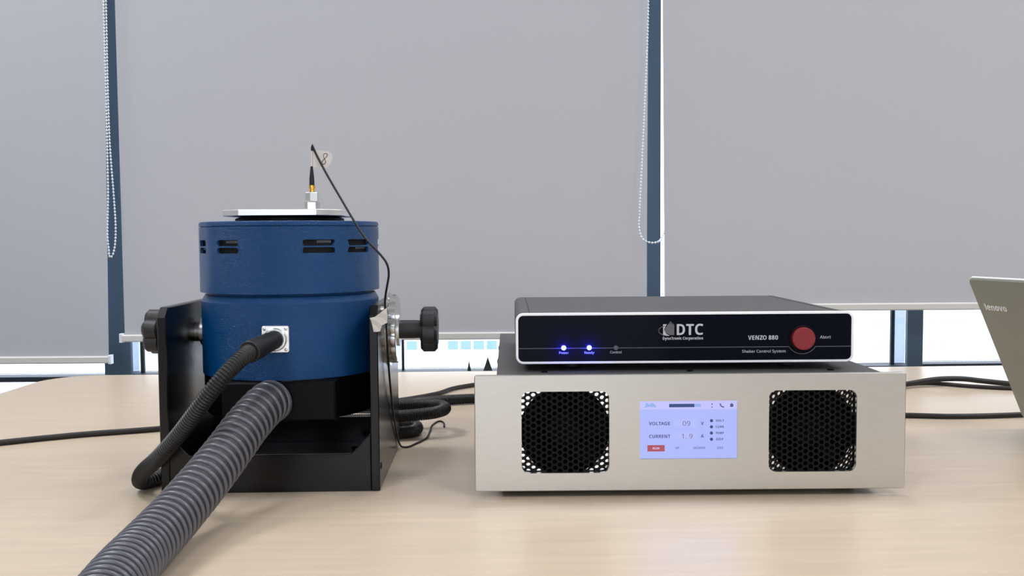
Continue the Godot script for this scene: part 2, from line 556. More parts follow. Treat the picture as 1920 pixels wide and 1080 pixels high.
func blinds() -> void:
	# each: left and right edge at the top (y = 1.416) and at the bottom bar, underside of the bar, label
	var list := [
		[-2.32, -0.7525, -2.33, -0.7645, -0.0015, "grey roller blind left of the first dark mullion, hanging lowest", -1, 0.0],
		[-0.7325, 0.2565, -0.7325, 0.2535, 0.0388, "wide grey roller blind in the middle, behind the blue shaker", 1, 0.0],
		[0.283, 2.3, 0.288, 2.3, 0.0885, "grey roller blind right of the second mullion, ending highest, behind the laptop", 1, 0.0]]
	for i in 3:
		var d: Array = list[i]
		var yb: float = T + d[4]
		var z := -1.73
		var r := thing("roller_blind", d[5], "blind", Vector3(0, yb, z), 0.0, "grey roller blinds at the window")
		var y0 := 0.014
		var y1 := 1.416 - yb
		var y2 := 2.46 - yb
		var k := (y2 - y0) / (y1 - y0)
		var l2: float = d[2] + (d[0] - d[2]) * k
		var r2: float = d[3] + (d[1] - d[3]) * k
		var b := MB.new()
		b.prism(PackedVector2Array([Vector2(d[2], y0), Vector2(d[3], y0), Vector2(r2, y2), Vector2(l2, y2)]), -0.0004, 0.0004)
		obj("fabric", b, mats["fabric"], r, 20)
		var xl: float = d[2] + (0.002 if i == 0 else -0.006)
		var xr: float = d[3] + (0.004 if i == 0 else 0.004)
		var bb := MB.new()
		bb.box(Vector3((xl + xr) / 2, 0.007, 0), Vector3(xr - xl, 0.0135, 0.012), 0.002)
		obj("bottom_bar", bb, mats["bar"], r, 20)
		for s in [xl, xr]:
			boxed("end_cap", Vector3(s, 0.0075, 0), Vector3(0.005, 0.017, 0.014), mats["chain"], r, 0.001)
		var ro := MB.new()
		ro.lathe([Vector2(0, d[2]), Vector2(0.025, d[2]), Vector2(0.025, d[3]), Vector2(0, d[3])], 20, Transform3D(axis_x(), Vector3(0, y2, -0.024)))
		obj("roller", ro, mats["bar"], r)
	# the pull chains, beads on a cord, hang in front of the mullions; each moves with its blind
	bead_chain([V(-0.7325, 1.72, -1.705), V(-0.7385, 0.6681, -1.705), V(-0.7375, 0.427, -1.70), V(-0.7322, 0.30, -1.70), V(-0.731, 0.25, -1.70), V(-0.7345, 0.215, -1.70), V(-0.742, 0.1999, -1.70), V(-0.7475, 0.215, -1.706), V(-0.7495, 0.2413, -1.707), V(-0.748, 0.33, -1.712), V(-0.746, 0.668, -1.712), V(-0.742, 1.72, -1.71)], "roller_blind")
	bead_chain([V(0.257, 1.72, -1.71), V(0.2535, 0.6612, -1.71), V(0.2435, 0.40, -1.71), V(0.2371, 0.2736, -1.708), V(0.2365, 0.245, -1.705), V(0.243, 0.226, -1.703), V(0.2588, 0.2194, -1.70), V(0.272, 0.2215, -1.705), V(0.2800, 0.2275, -1.722), V(0.2915, 0.25, -1.738), V(0.294, 0.33, -1.738), V(0.294, 0.668, -1.738), V(0.294, 1.70, -1.738)], "roller_blind_001")

func bead_chain(pts: Array, owner_name: String) -> void:
	var r: Node3D = get_node(owner_name)
	var cv := Curve3D.new()
	cv.bake_interval = 0.002
	var loc := []
	for i in pts.size():
		loc.append(pts[i] - r.position)
	for i in loc.size():
		var a: Vector3 = loc[maxi(i - 1, 0)]
		var b: Vector3 = loc[mini(i + 1, loc.size() - 1)]
		var p: Vector3 = loc[i]
		var u := (b - a).normalized()
		cv.add_point(p, -u * p.distance_to(a) / 3, u * p.distance_to(b) / 3)
	var cord := MB.new()
	cord.tube(loc, 0.0006, 5, 0, 0, false, 0.01)
	obj("chain_cord", cord, mats["chain"], r)
	var sp := SphereMesh.new()
	sp.radius = 0.0021
	sp.height = 0.0042
	sp.radial_segments = 8
	sp.rings = 5
	var mm := MultiMesh.new()
	mm.transform_format = MultiMesh.TRANSFORM_3D
	mm.mesh = sp
	var n := int(cv.get_baked_length() / 0.006)
	mm.instance_count = n
	for i in n:
		mm.set_instance_transform(i, Transform3D(Basis(), cv.sample_baked((i + 0.5) * 0.006, true)))
	var mi := MultiMeshInstance3D.new()
	mi.name = "chain_beads"
	mi.multimesh = mm
	mi.material_override = mats["chain"]
	mi.set_meta("kind", "stuff")
	r.add_child(mi, true)

# ------------------------------------------------------------------ what stands outside
func outside() -> void:
	var g := boxed("ground", Vector3(0, -15.2, -610), Vector3(2400, 0.4, 1200), mat("pavement", Color(0.86, 0.86, 0.85), 0.9))
	g.set_meta("kind", "structure")
	var list := [
		[-10.5, 29.0, 15.5, "long white building outside with a row of square blue windows, seen past the knob", -90.0],
		[-48.0, -27.0, 14.0, "pale building outside, seen left of the shaker under the middle blind", -92.0],
		[31.0, 70.0, 15.0, "white building outside with pale windows, seen between controller and laptop", -88.0]]
	for i in 3:
		var d: Array = list[i]
		var h: float = d[2]
		var b := thing("office_building", d[3], "building", Vector3((d[0] + d[1]) / 2, -15.0, d[4] - 6.0))
		var w: float = d[1] - d[0]
		boxed("walls", Vector3(0, h / 2, 0), Vector3(w, h, 12), mats["facade"], b)
		boxed("parapet", Vector3(0, h + 0.2, 0), Vector3(w + 0.4, 0.4, 12.4), mats["facade"], b)
		var wm: Material = mats["facade_glass"] if i == 0 else mats["facade_pale"]
		var n := [24, 6, 16][i] as int
		for k in n:
			var x: float
			var y: float
			var sx := 1.0
			var sy := 0.84
			if i == 0:
				x = -7.13 + 1.275 * (k - 0) if k > 0 else -9.9
				y = T - 10.2
				if x > 28.5:
					continue
			elif i == 1:
				x = -36.2 + 1.4 * (k - 2)
				y = T - 10.8
				sx = 0.7
			else:
				x = 34.2 + 1.3 * (k % 8)
				y = T - (8.6 + 1.6 * (k / 8))
				sx = 0.8
				sy = 1.1
			var win := boxed("window", Vector3(x - b.position.x, y + 15.0, 6.01), Vector3(sx, sy, 0.1), wm, b)
			win.position.z = 6.0

# ------------------------------------------------------------------ the table
func table() -> void:
	var t := thing("meeting_table", "large pale beech laminate table with a rounded far left corner", "table", Vector3(0.27, 0, -0.9), 0.0245)
	var b := MB.new()
	# top view outline, local x and z; far left corner well rounded
	var p := PackedVector2Array()
	var x0 := -1.035
	var x1 := 1.5
	var zf := 0.75
	var zb := -0.69
	for s in [[x0, zf, 0.02, PI], [x1, zf, 0.02, PI * 1.5], [x1, zb, 0.07, 0.0], [x0, zb, 0.08, PI / 2]]:
		var r: float = s[2]
		var cx: float = s[0] + (r if s[0] < 0 else -r)
		var cy: float = -s[1] + (r if s[1] > 0 else -r)
		for i in 9:
			var a: float = s[3] + PI / 2 * i / 8
			p.append(Vector2(cx, cy) + Vector2(cos(a), sin(a)) * r)
	b.prism(p, -0.025, 0.0, 0.001, Transform3D(Basis(Vector3(1, 0, 0), Vector3(0, 0, -1), Vector3(0, 1, 0)), Vector3(0, T, 0)))
	obj("tabletop", b, mats["laminate"], t)
	for s in [[-0.85, 0.55], [1.3, 0.55], [-0.85, -0.52], [1.3, -0.52]]:
		var l := MB.new()
		l.prism(MB.rrect(0.06, 0.06, 0.006, 3), 0.0, T - 0.025, 0.002, Transform3D(Basis(Vector3(1, 0, 0), Vector3(0, 0, -1), Vector3(0, 1, 0)), Vector3(s[0], 0, s[1])))
		obj("leg", l, mats["steel_leg"], t)
	for s in [0.52, -0.52]:
		boxed("frame_rail", Vector3(0.22, T - 0.055, s), Vector3(2.1, 0.06, 0.03), mats["steel_leg"], t, 0.002)

# ------------------------------------------------------------------ the shaker
const SH := Vector3(-0.2190, T, -0.912)

func shell_with_slots(R: float, y0: float, y1: float, thick: float, slots: Array) -> MB:
	# a cylinder wall with rounded slots [a0, a1, ylo, yhi] in degrees from +z and metres
	var b := MB.new()
	var step := 2.5
	var holes := []
	for s in slots:
		var w: float = deg_to_rad(s[1] - s[0]) * R
		var h: float = s[3] - s[2]
		holes.append(MB.rrect(w, h, h * 0.32, 4, Vector2(deg_to_rad((s[0] + s[1]) / 2) * R, (s[2] + s[3]) / 2)))
	var at := func(p: Vector2, r: float) -> Vector3: return Vector3(sin(p.x / R) * r, p.y, cos(p.x / R) * r)
	for k in int(360 / step):
		var u0 := deg_to_rad(-180 + k * step) * R
		var u1 := deg_to_rad(-180 + (k + 1) * step) * R
		var um := (u0 + u1) / 2 / R
		var n := Vector3(sin(um), 0, cos(um))
		var pieces := [PackedVector2Array([Vector2(u0, y0), Vector2(u1, y0), Vector2(u1, y1), Vector2(u0, y1)])]
		for h in holes:
			if h[0].x > u1 + 0.03 or h[0].x < u0 - 0.06:
				continue
			var next := []
			for q in pieces:
				next.append_array(Geometry2D.clip_polygons(q, h))
			pieces = next
		for q in pieces:
			var idx := Geometry2D.triangulate_polygon(q)
			for i in range(0, idx.size(), 3):
				b.tri(at.call(q[idx[i]], R), at.call(q[idx[i + 1]], R), at.call(q[idx[i + 2]], R), n)
				b.tri(at.call(q[idx[i]], R - thick), at.call(q[idx[i + 1]], R - thick), at.call(q[idx[i + 2]], R - thick), -n)
	for h in holes:
		var c := Vector2.ZERO
		for q in h:
			c += q / h.size()
		# the walls of the slot, split so that they follow the curve
		for i in h.size():
			var p0: Vector2 = h[i]
			var p1: Vector2 = h[(i + 1) % h.size()]
			var cuts := maxi(1, int(absf(p1.x - p0.x) / 0.003))
			for m in cuts:
				var a := p0.lerp(p1, float(m) / cuts)
				var d := p0.lerp(p1, float(m + 1) / cuts)
				var inward: Vector3 = at.call(c, R) - at.call((a + d) / 2, R)
				b.quad(at.call(a, R), at.call(d, R), at.call(d, R - thick), at.call(a, R - thick), inward)
	return b

func star(n: int, r0: float, r1: float, seg := 8) -> PackedVector2Array:
	var p := PackedVector2Array()
	for i in n * seg:
		var a := TAU * i / (n * seg)
		var w := 0.5 + 0.5 * cos(a * n)
		p.append(Vector2.from_angle(a + 0.26) * (r0 + (r1 - r0) * pow(w, 0.45)))
	return p

func knob(parent: Node, at: Vector3, sgn: float, label: String) -> void:
	# stud, hub and lobed head along +-x
	var k := Node3D.new()
	k.name = "clamp_knob"
	parent.add_child(k, true)
	k.position = at
	k.basis = Basis(Vector3(0, 0, -sgn), Vector3(0, 1, 0), Vector3(sgn, 0, 0))    # local z points outwards
	k.set_meta("label", label)
	var b := MB.new()
	b.prism(star(6, 0.0185, 0.0228), 0.0225, 0.0392, 0.003)
	obj("knob_head", b, mats["knob"], k, 40)
	var h := MB.new()
	h.lathe([Vector2(0, 0.0), Vector2(0.0092, 0.0), Vector2(0.0092, 0.016), Vector2(0.0088, 0.0235), Vector2(0, 0.0235)], 24, Transform3D(Basis(Vector3(1, 0, 0), Vector3(0, 0, 1), Vector3(0, -1, 0)), Vector3.ZERO))
	obj("knob_hub", h, mats["knob"], k)

func shaker() -> void:
	var s := thing("vibration_shaker", "blue round vibration shaker held in a black U-shaped trunnion with side knobs", "shaker", SH, 0.0255)
	var hw := 0.0987
	var bx := -0.0033
	var th := 0.008
	var zf := 0.0888
	var zb := -0.0912
	# --- trunnion base
	for sg in [-1, 1]:
		var b := MB.new()
		# side plate outline in (z, y): the top corners are cut
		var pl := PackedVector2Array([Vector2(zb, 0.0), Vector2(zf, 0.0), Vector2(zf, 0.160), Vector2(zf - 0.009, 0.169), Vector2(zb + 0.009, 0.169), Vector2(zb, 0.160)])
		b.prism(pl, -th / 2, th / 2, 0.0008, Transform3D(Basis(Vector3(0, 0, 1), Vector3(0, 1, 0), Vector3(-1, 0, 0)), Vector3(bx + sg * (hw - th / 2), 0, 0)))
		obj("side_plate", b, mats["black_paint"], s, 20)
	for z in [zf - 0.0035, zb]:
		var b := MB.new()
		var w := hw - th
		b.prism(PackedVector2Array([Vector2(-w, 0.0), Vector2(w, 0.0), Vector2(w, 0.0525), Vector2(w - 0.018, 0.0345), Vector2(-w + 0.018, 0.0345), Vector2(-w, 0.0525)]), z, z + 0.0035, 0.0006, Transform3D(Basis(), Vector3(bx, 0, 0)))
		obj("end_lip", b, mats["black_paint"], s, 20)
	boxed("base_floor", Vector3(bx, 0.0042, (zf + zb) / 2), Vector3((hw - th) * 2, 0.006, 0.173), mats["black_paint"], s, 0.0005)
	for q in [[-0.06, 0.02], [0.055, 0.02], [0.01, 0.045], [-0.06, -0.05], [0.055, -0.05]]:
		var b := MB.new()
		b.prism(MB.ngon(6, 0.0055), 0.0, 0.004, 0.0006, Transform3D(Basis(Vector3(1, 0, 0), Vector3(0, 0, -1), Vector3(0, 1, 0)), Vector3(q[0], 0.0072, q[1])))
		obj("floor_bolt", b, mats["black_metal"], s, 20)
	for sg in [-1, 1]:
		for z in [0.079, -0.081]:
			var b := MB.new()
			b.lathe([Vector2(0.0032, 0), Vector2(0.0032, 0.0004), Vector2(0.0015, 0.0008), Vector2(0, 0.0006)], 14, Transform3D(axis_x(sg), Vector3(bx + sg * hw, 0.021, z)))
			obj("plate_screw", b, mats["void"], s)
	# --- body
	var R := 0.0862
	var bl := MB.new()
	bl.lathe([Vector2(0, 0.0627), Vector2(0.079, 0.0627), Vector2(0.0815, 0.0637), Vector2(0.0842, 0.068), Vector2(0.0842, 0.1015), Vector2(0, 0.1015)], 96)
	obj("lower_housing", bl, mats["black_paint"], s)
	var dk := MB.new()
	dk.box(Vector3(0.0045, 0.0826, 0.062), Vector3(0.103, 0.0355, 0.0505), 0.0015)
	obj("air_duct", dk, mats["black_metal"], s, 20)
	var bo := MB.new()
	bo.lathe([Vector2(0, 0.1015), Vector2(0.0852, 0.1015), Vector2(0.0855, 0.102), Vector2(0.0855, 0.1708), Vector2(0.0852, 0.1714), Vector2(0.0822, 0.1767), Vector2(0.0818, 0.1771), Vector2(0.0795, 0.1773), Vector2(0.0795, 0.1795), Vector2(0, 0.1795)], 96)
	obj("field_body", bo, mats["blue_paint"], s)
	var core := MB.new()
	core.lathe([Vector2(0, 0.1797), Vector2(0.0825, 0.1797), Vector2(0.0825, 0.2405), Vector2(0, 0.2405)], 48)
	obj("coil_core", core, mats["void"], s)
	for a in range(0, 360, 30):
		var p := MB.new()
		p.box(Vector3.ZERO, Vector3(0.014, 0.003, 0.004), 0.0008)
		var o := obj("coil_clip", p, mats["print_mid"], s, 20)
		var r := deg_to_rad(a + 3)
		o.position = Vector3(sin(r) * 0.0815, 0.2275 if a % 60 else 0.2215, cos(r) * 0.0815)
		o.rotation.y = r
	var slots := []
	# angles measured from the front; the pattern repeats round the shell
	for g in [[-64.0, -51.0], [-37.5, -20.3], [18.9, 39.4], [48.6, 69.0], [86.0, 106.0], [120.0, 140.0], [154.0, 174.0], [-174.0, -154.0], [-140.0, -120.0], [-106.0, -86.0]]:
		slots.append([g[0], g[1], 0.2236, 0.2292])
		slots.append([g[0], g[1], 0.2169, 0.2222])
	var sh := shell_with_slots(R, 0.1798, 0.2413, 0.0025, slots)
	obj("vented_shell", sh, mats["blue_paint"], s, 30)
	var rim := MB.new()
	rim.lathe([Vector2(0.0795, 0.1798), Vector2(R, 0.1798)], 96)
	obj("shell_rim", rim, mats["blue_paint"], s)

	var cap := MB.new()
	cap.lathe([Vector2(0, 0.2405), Vector2(R - 0.0012, 0.2405), Vector2(R - 0.0012, 0.2419), Vector2(R, 0.2421), Vector2(R, 0.2449), Vector2(R - 0.0005, 0.2459), Vector2(R - 0.0016, 0.2464), Vector2(0.058, 0.2464), Vector2(0.057, 0.2454), Vector2(0, 0.2454)], 96)
	obj("top_cover", cap, mats["blue_paint"], s)
	var arm := MB.new()
	arm.lathe([Vector2(0, 0.2454), Vector2(0.0525, 0.2454), Vector2(0.0525, 0.2497), Vector2(0.047, 0.2517), Vector2(0, 0.2517)], 64)
	obj("armature_table", arm, mats["black_metal"], s)
	var pl := MB.new()
	var h := 0.056
	var c := 0.020
	pl.prism(PackedVector2Array([Vector2(-h + c, -h), Vector2(h - c, -h), Vector2(h, -h + c), Vector2(h, h - c), Vector2(h - c, h), Vector2(-h + c, h), Vector2(-h, h - c), Vector2(-h, -h + c)]), 0.2517, 0.2575, 0.0004, Transform3D(Basis(Vector3(1, 0, 0), Vector3(0, 0, -1), Vector3(0, 1, 0)), Vector3.ZERO))
	obj("mounting_plate", pl, mats["aluminium"], s, 20)
	# --- trunnion pins, locking disc, washers, knobs (axis at height 0.139)
	var ya := 0.139
	for sg in [-1, 1]:
		var b := MB.new()
		b.lathe([Vector2(0, 0.076), Vector2(0.014, 0.076), Vector2(0.014, 0.0868), Vector2(0.010, 0.087), Vector2(0.010, 0.096), Vector2(0, 0.096)], 28, Transform3D(axis_x(sg), Vector3(bx * 0.5, ya, 0)))
		obj("trunnion_pin", b, mats["steel"], s)
		var wa := MB.new()
		wa.lathe([Vector2(0, 0), Vector2(0.0165, 0), Vector2(0.0165, 0.0018), Vector2(0, 0.0018)], 32, Transform3D(axis_x(sg), Vector3(bx + sg * (hw + (0.0098 if sg > 0 else 0.0)), ya, 0)))
		obj("washer", wa, mats["steel"], s)
	var d := MB.new()
	d.prism(star(14, 0.0318, 0.0336, 6), 0.002, 0.0098, 0.0005, Transform3D(Basis(Vector3(0, 0, -1), Vector3(0, 1, 0), Vector3(1, 0, 0)), Vector3(bx + hw, ya, 0)))
	obj("locking_disc", d, mats["disc_steel"], s, 30)
	var d2 := MB.new()
	d2.lathe([Vector2(0, 0), Vector2(0.0365, 0), Vector2(0.0365, 0.002), Vector2(0, 0.002)], 48, Transform3D(axis_x(1), Vector3(bx + hw, ya, -0.004)))
	obj("backing_disc", d2, mats["disc_steel"], s)
	knob(s, Vector3(bx + hw + 0.0100, ya, 0), 1.0, "black star knob beside the toothed metal disc")
	knob(s, Vector3(bx - hw - 0.0010, ya, 0), -1.0, "black star knob half hidden behind the left plate")
	# --- power socket on the front
	var so := Node3D.new()
	so.name = "power_socket"
	s.add_child(so, true)
	var n := Vector3(sin(deg_to_rad(2.0)), 0, cos(deg_to_rad(2.0)))
	so.position = n * 0.0850 + Vector3(0, 0.1395, 0)
	so.basis = facing(n)
	so.set_meta("label", "square metal socket flange with four screws")
	var fl := MB.new()
	fl.prism(MB.rrect(0.0245, 0.0245, 0.0022, 4), -0.004, 0.0025, 0.0005)
	obj("flange", fl, mats["aluminium"], so, 25)
	var ring := MB.new()
	ring.lathe([Vector2(0.0096, 0.002), Vector2(0.0105, 0.0026), Vector2(0.0105, 0.006), Vector2(0.0098, 0.0068), Vector2(0.0085, 0.0068), Vector2(0.0085, 0.003), Vector2(0, 0.003)], 32, Transform3D(Basis(Vector3(1, 0, 0), Vector3(0, 0, 1), Vector3(0, -1, 0)), Vector3.ZERO))
	obj("coupling_ring", ring, mats["steel"], so)
	for q in [[-1, -1], [1, -1], [1, 1], [-1, 1]]:
		var sc := MB.new()
		sc.lathe([Vector2(0.0017, 0.0024), Vector2(0.0016, 0.0034), Vector2(0.0009, 0.0038), Vector2(0, 0.0039)], 12, Transform3D(Basis(Vector3(1, 0, 0), Vector3(0, 0, 1), Vector3(0, -1, 0)), Vector3(q[0] * 0.0095, q[1] * 0.0095, 0)))
		obj("socket_screw", sc, mats["steel"], so)
	# --- tape that holds the sensor wire
	var tp := thing("masking_tape", "torn crumpled piece of pale grey tape on the right trunnion plate", "tape", V(-0.1185, 0.155, -0.8200))
	var tb := MB.new()
	var rows := [[Vector2(-0.0088, 0.0037), Vector2(-0.0045, 0.0046), Vector2(0.0008, 0.0084), Vector2(0.0062, 0.0127)], [Vector2(-0.0075, -0.0003), Vector2(-0.0025, 0.0005), Vector2(0.0022, 0.0040), Vector2(0.0070, 0.0065)], [Vector2(-0.0064, -0.0045), Vector2(-0.003, -0.0042), Vector2(0.0018, -0.0028), Vector2(0.0066, -0.0007)], [Vector2(-0.0058, -0.0088), Vector2(-0.0030, -0.0088), Vector2(0.0003, -0.0083), Vector2(0.0017, -0.0031)]]
	var zz := [[0.0012, 0.0002, 0.0014, 0.0006], [0.0, 0.0012, 0.0002, 0.0012], [0.0010, 0.0, 0.0013, 0.0], [0.0004, 0.0012, 0.0004, 0.0010]]
	for j in 3:
		for i in 3:
			for side in [1.0, -1.0]:
				var f := func(a: int, e: int) -> Vector3: return Vector3(rows[a][e].x, rows[a][e].y, zz[a][e] + side * 0.00015)
				tb.quad(f.call(j, i), f.call(j, i + 1), f.call(j + 1, i + 1), f.call(j + 1, i), Vector3(0, 0, side))
	obj("tape_strip", tb, mats["tape"], tp, 10)

# ------------------------------------------------------------------ accelerometer and its wire
func sensor() -> void:
	var s := thing("accelerometer", "small silver hexagonal accelerometer standing on the metal mounting plate", "sensor", V(-0.1911, 0.2575, -0.885), 0.1)
	var up := Basis(Vector3(1, 0, 0), Vector3(0, 0, -1), Vector3(0, 1, 0))
	var hx := MB.new()
	hx.prism(MB.ngon(6, 0.0074, Vector2.ZERO, 0.0), 0.0, 0.0078, 0.0005, Transform3D(up, Vector3.ZERO))
	obj("hexagon_base", hx, mats["steel"], s, 20)
	var bd := MB.new()
	bd.prism(MB.ngon(6, 0.0066, Vector2.ZERO, 0.35), 0.0078, 0.0168, 0.0005, Transform3D(up, Vector3.ZERO))
	obj("housing", bd, mats["steel"], s, 20)
	var gc := MB.new()
	gc.lathe([Vector2(0.0026, 0.0165), Vector2(0.0026, 0.0185), Vector2(0.0022, 0.0187), Vector2(0.0022, 0.0200), Vector2(0.003, 0.0202), Vector2(0.003, 0.0235), Vector2(0, 0.0237)], 18)
	obj("connector", gc, mats["gold"], s)
	# the wire
	var w := thing("sensor_cable", "thin black sensor wire running from the accelerometer down over the blue shaker", "cable", V(-0.1911, 0.281, -0.885))
	var o := w.position
	var bt := MB.new()
	bt.lathe([Vector2(0, 0), Vector2(0.0025, 0.0002), Vector2(0.0024, 0.006), Vector2(0.0013, 0.0165), Vector2(0.0011, 0.0182), Vector2(0, 0.0182)], 16)
	obj("strain_relief", bt, mats["rubber"], w)
	var wr := MB.new()
	wr.tube([Vector3(0.0001, 0.0178, 0), Vector3(0.0004, 0.026, 0), Vector3(0.0005, 0.0345, 0)], 0.00085, 10)
	obj("paper_wrap", wr, mats["tag_paper"], w)
	var pts := [V(-0.1905, 0.3140, -0.885), V(-0.19045, 0.3185, -0.885), V(-0.1903, 0.3197, -0.8849), V(-0.1893, 0.3172, -0.885), V(-0.1869, 0.3115, -0.885), V(-0.1770, 0.2935, -0.8800), V(-0.1604, 0.2667, -0.8700), V(-0.1432, 0.2412, -0.8550), V(-0.1320, 0.2273, -0.8450), V(-0.1206, 0.2156, -0.8400), V(-0.1144, 0.2068, -0.8400), V(-0.1133, 0.1973, -0.8450), V(-0.1156, 0.1863, -0.8500), V(-0.1188, 0.1753, -0.8600), V(-0.1195, 0.1665, -0.8620), V(-0.1192, 0.1514, -0.8650), V(-0.1190, 0.1355, -0.8680), V(-0.1195, 0.1082, -0.8800), V(-0.1205, 0.0785, -0.9020), V(-0.1216, 0.0495, -0.9300), V(-0.1228, 0.0236, -0.9640), V(-0.1226, 0.0022, -0.9957), V(-0.1160, 0.0012, -0.9975), V(-0.1100, 0.0012, -1.0100), V(-0.0998, 0.0012, -1.0400), V(-0.0985, 0.0012, -1.0750), V(-0.0990, 0.0012, -1.1122), V(-0.0945, 0.0012, -1.1360), V(-0.0908, 0.0012, -1.1400), V(-0.0858, 0.0012, -1.1280), V(-0.0835, 0.0012, -1.1052)]
	var loc := []
	for q in pts:
		loc.append(q - o)
	var wb := MB.new()
	wb.tube(loc, 0.00105, 10, 0, 0, true, 0.003)
	obj("wire", wb, mats["wire"], w)
	# paper flag with a hand-written 8
	var f := Node3D.new()
	f.name = "paper_flag"
	w.add_child(f, true)
	f.position = V(-0.1902, 0.2985, -0.8858) - o
	f.set_meta("label", "pale paper flag with a handwritten 8")
	var fb := MB.new()
	fb.prism(PackedVector2Array([Vector2(0, 0), Vector2(0.009, -0.0014), Vector2(0.0140, -0.0006), Vector2(0.0168, 0.0030), Vector2(0.0190, 0.0072), Vector2(0.0182, 0.0125), Vector2(0.0150, 0.0148), Vector2(0.0085, 0.0155), Vector2(0, 0.0165)]), -0.00025, 0.00025)
	obj("flag_sheet", fb, mats["tag_paper"], f, 20)
	var e8 := MB.new()
	var loop := []
	for i in 25:
		var a := TAU * i / 24
		var q := Vector2(sin(2 * a) * 0.0019, cos(a) * 0.0050)
		loop.append(Vector3(0.0115 + q.x + q.y * 0.25, 0.0078 + q.y, 0.0003))
	e8.tube(loop, 0.00028, 5, 0, 0, false, 0.0006)
	obj("handwritten_digit", e8, mats["void"], f)

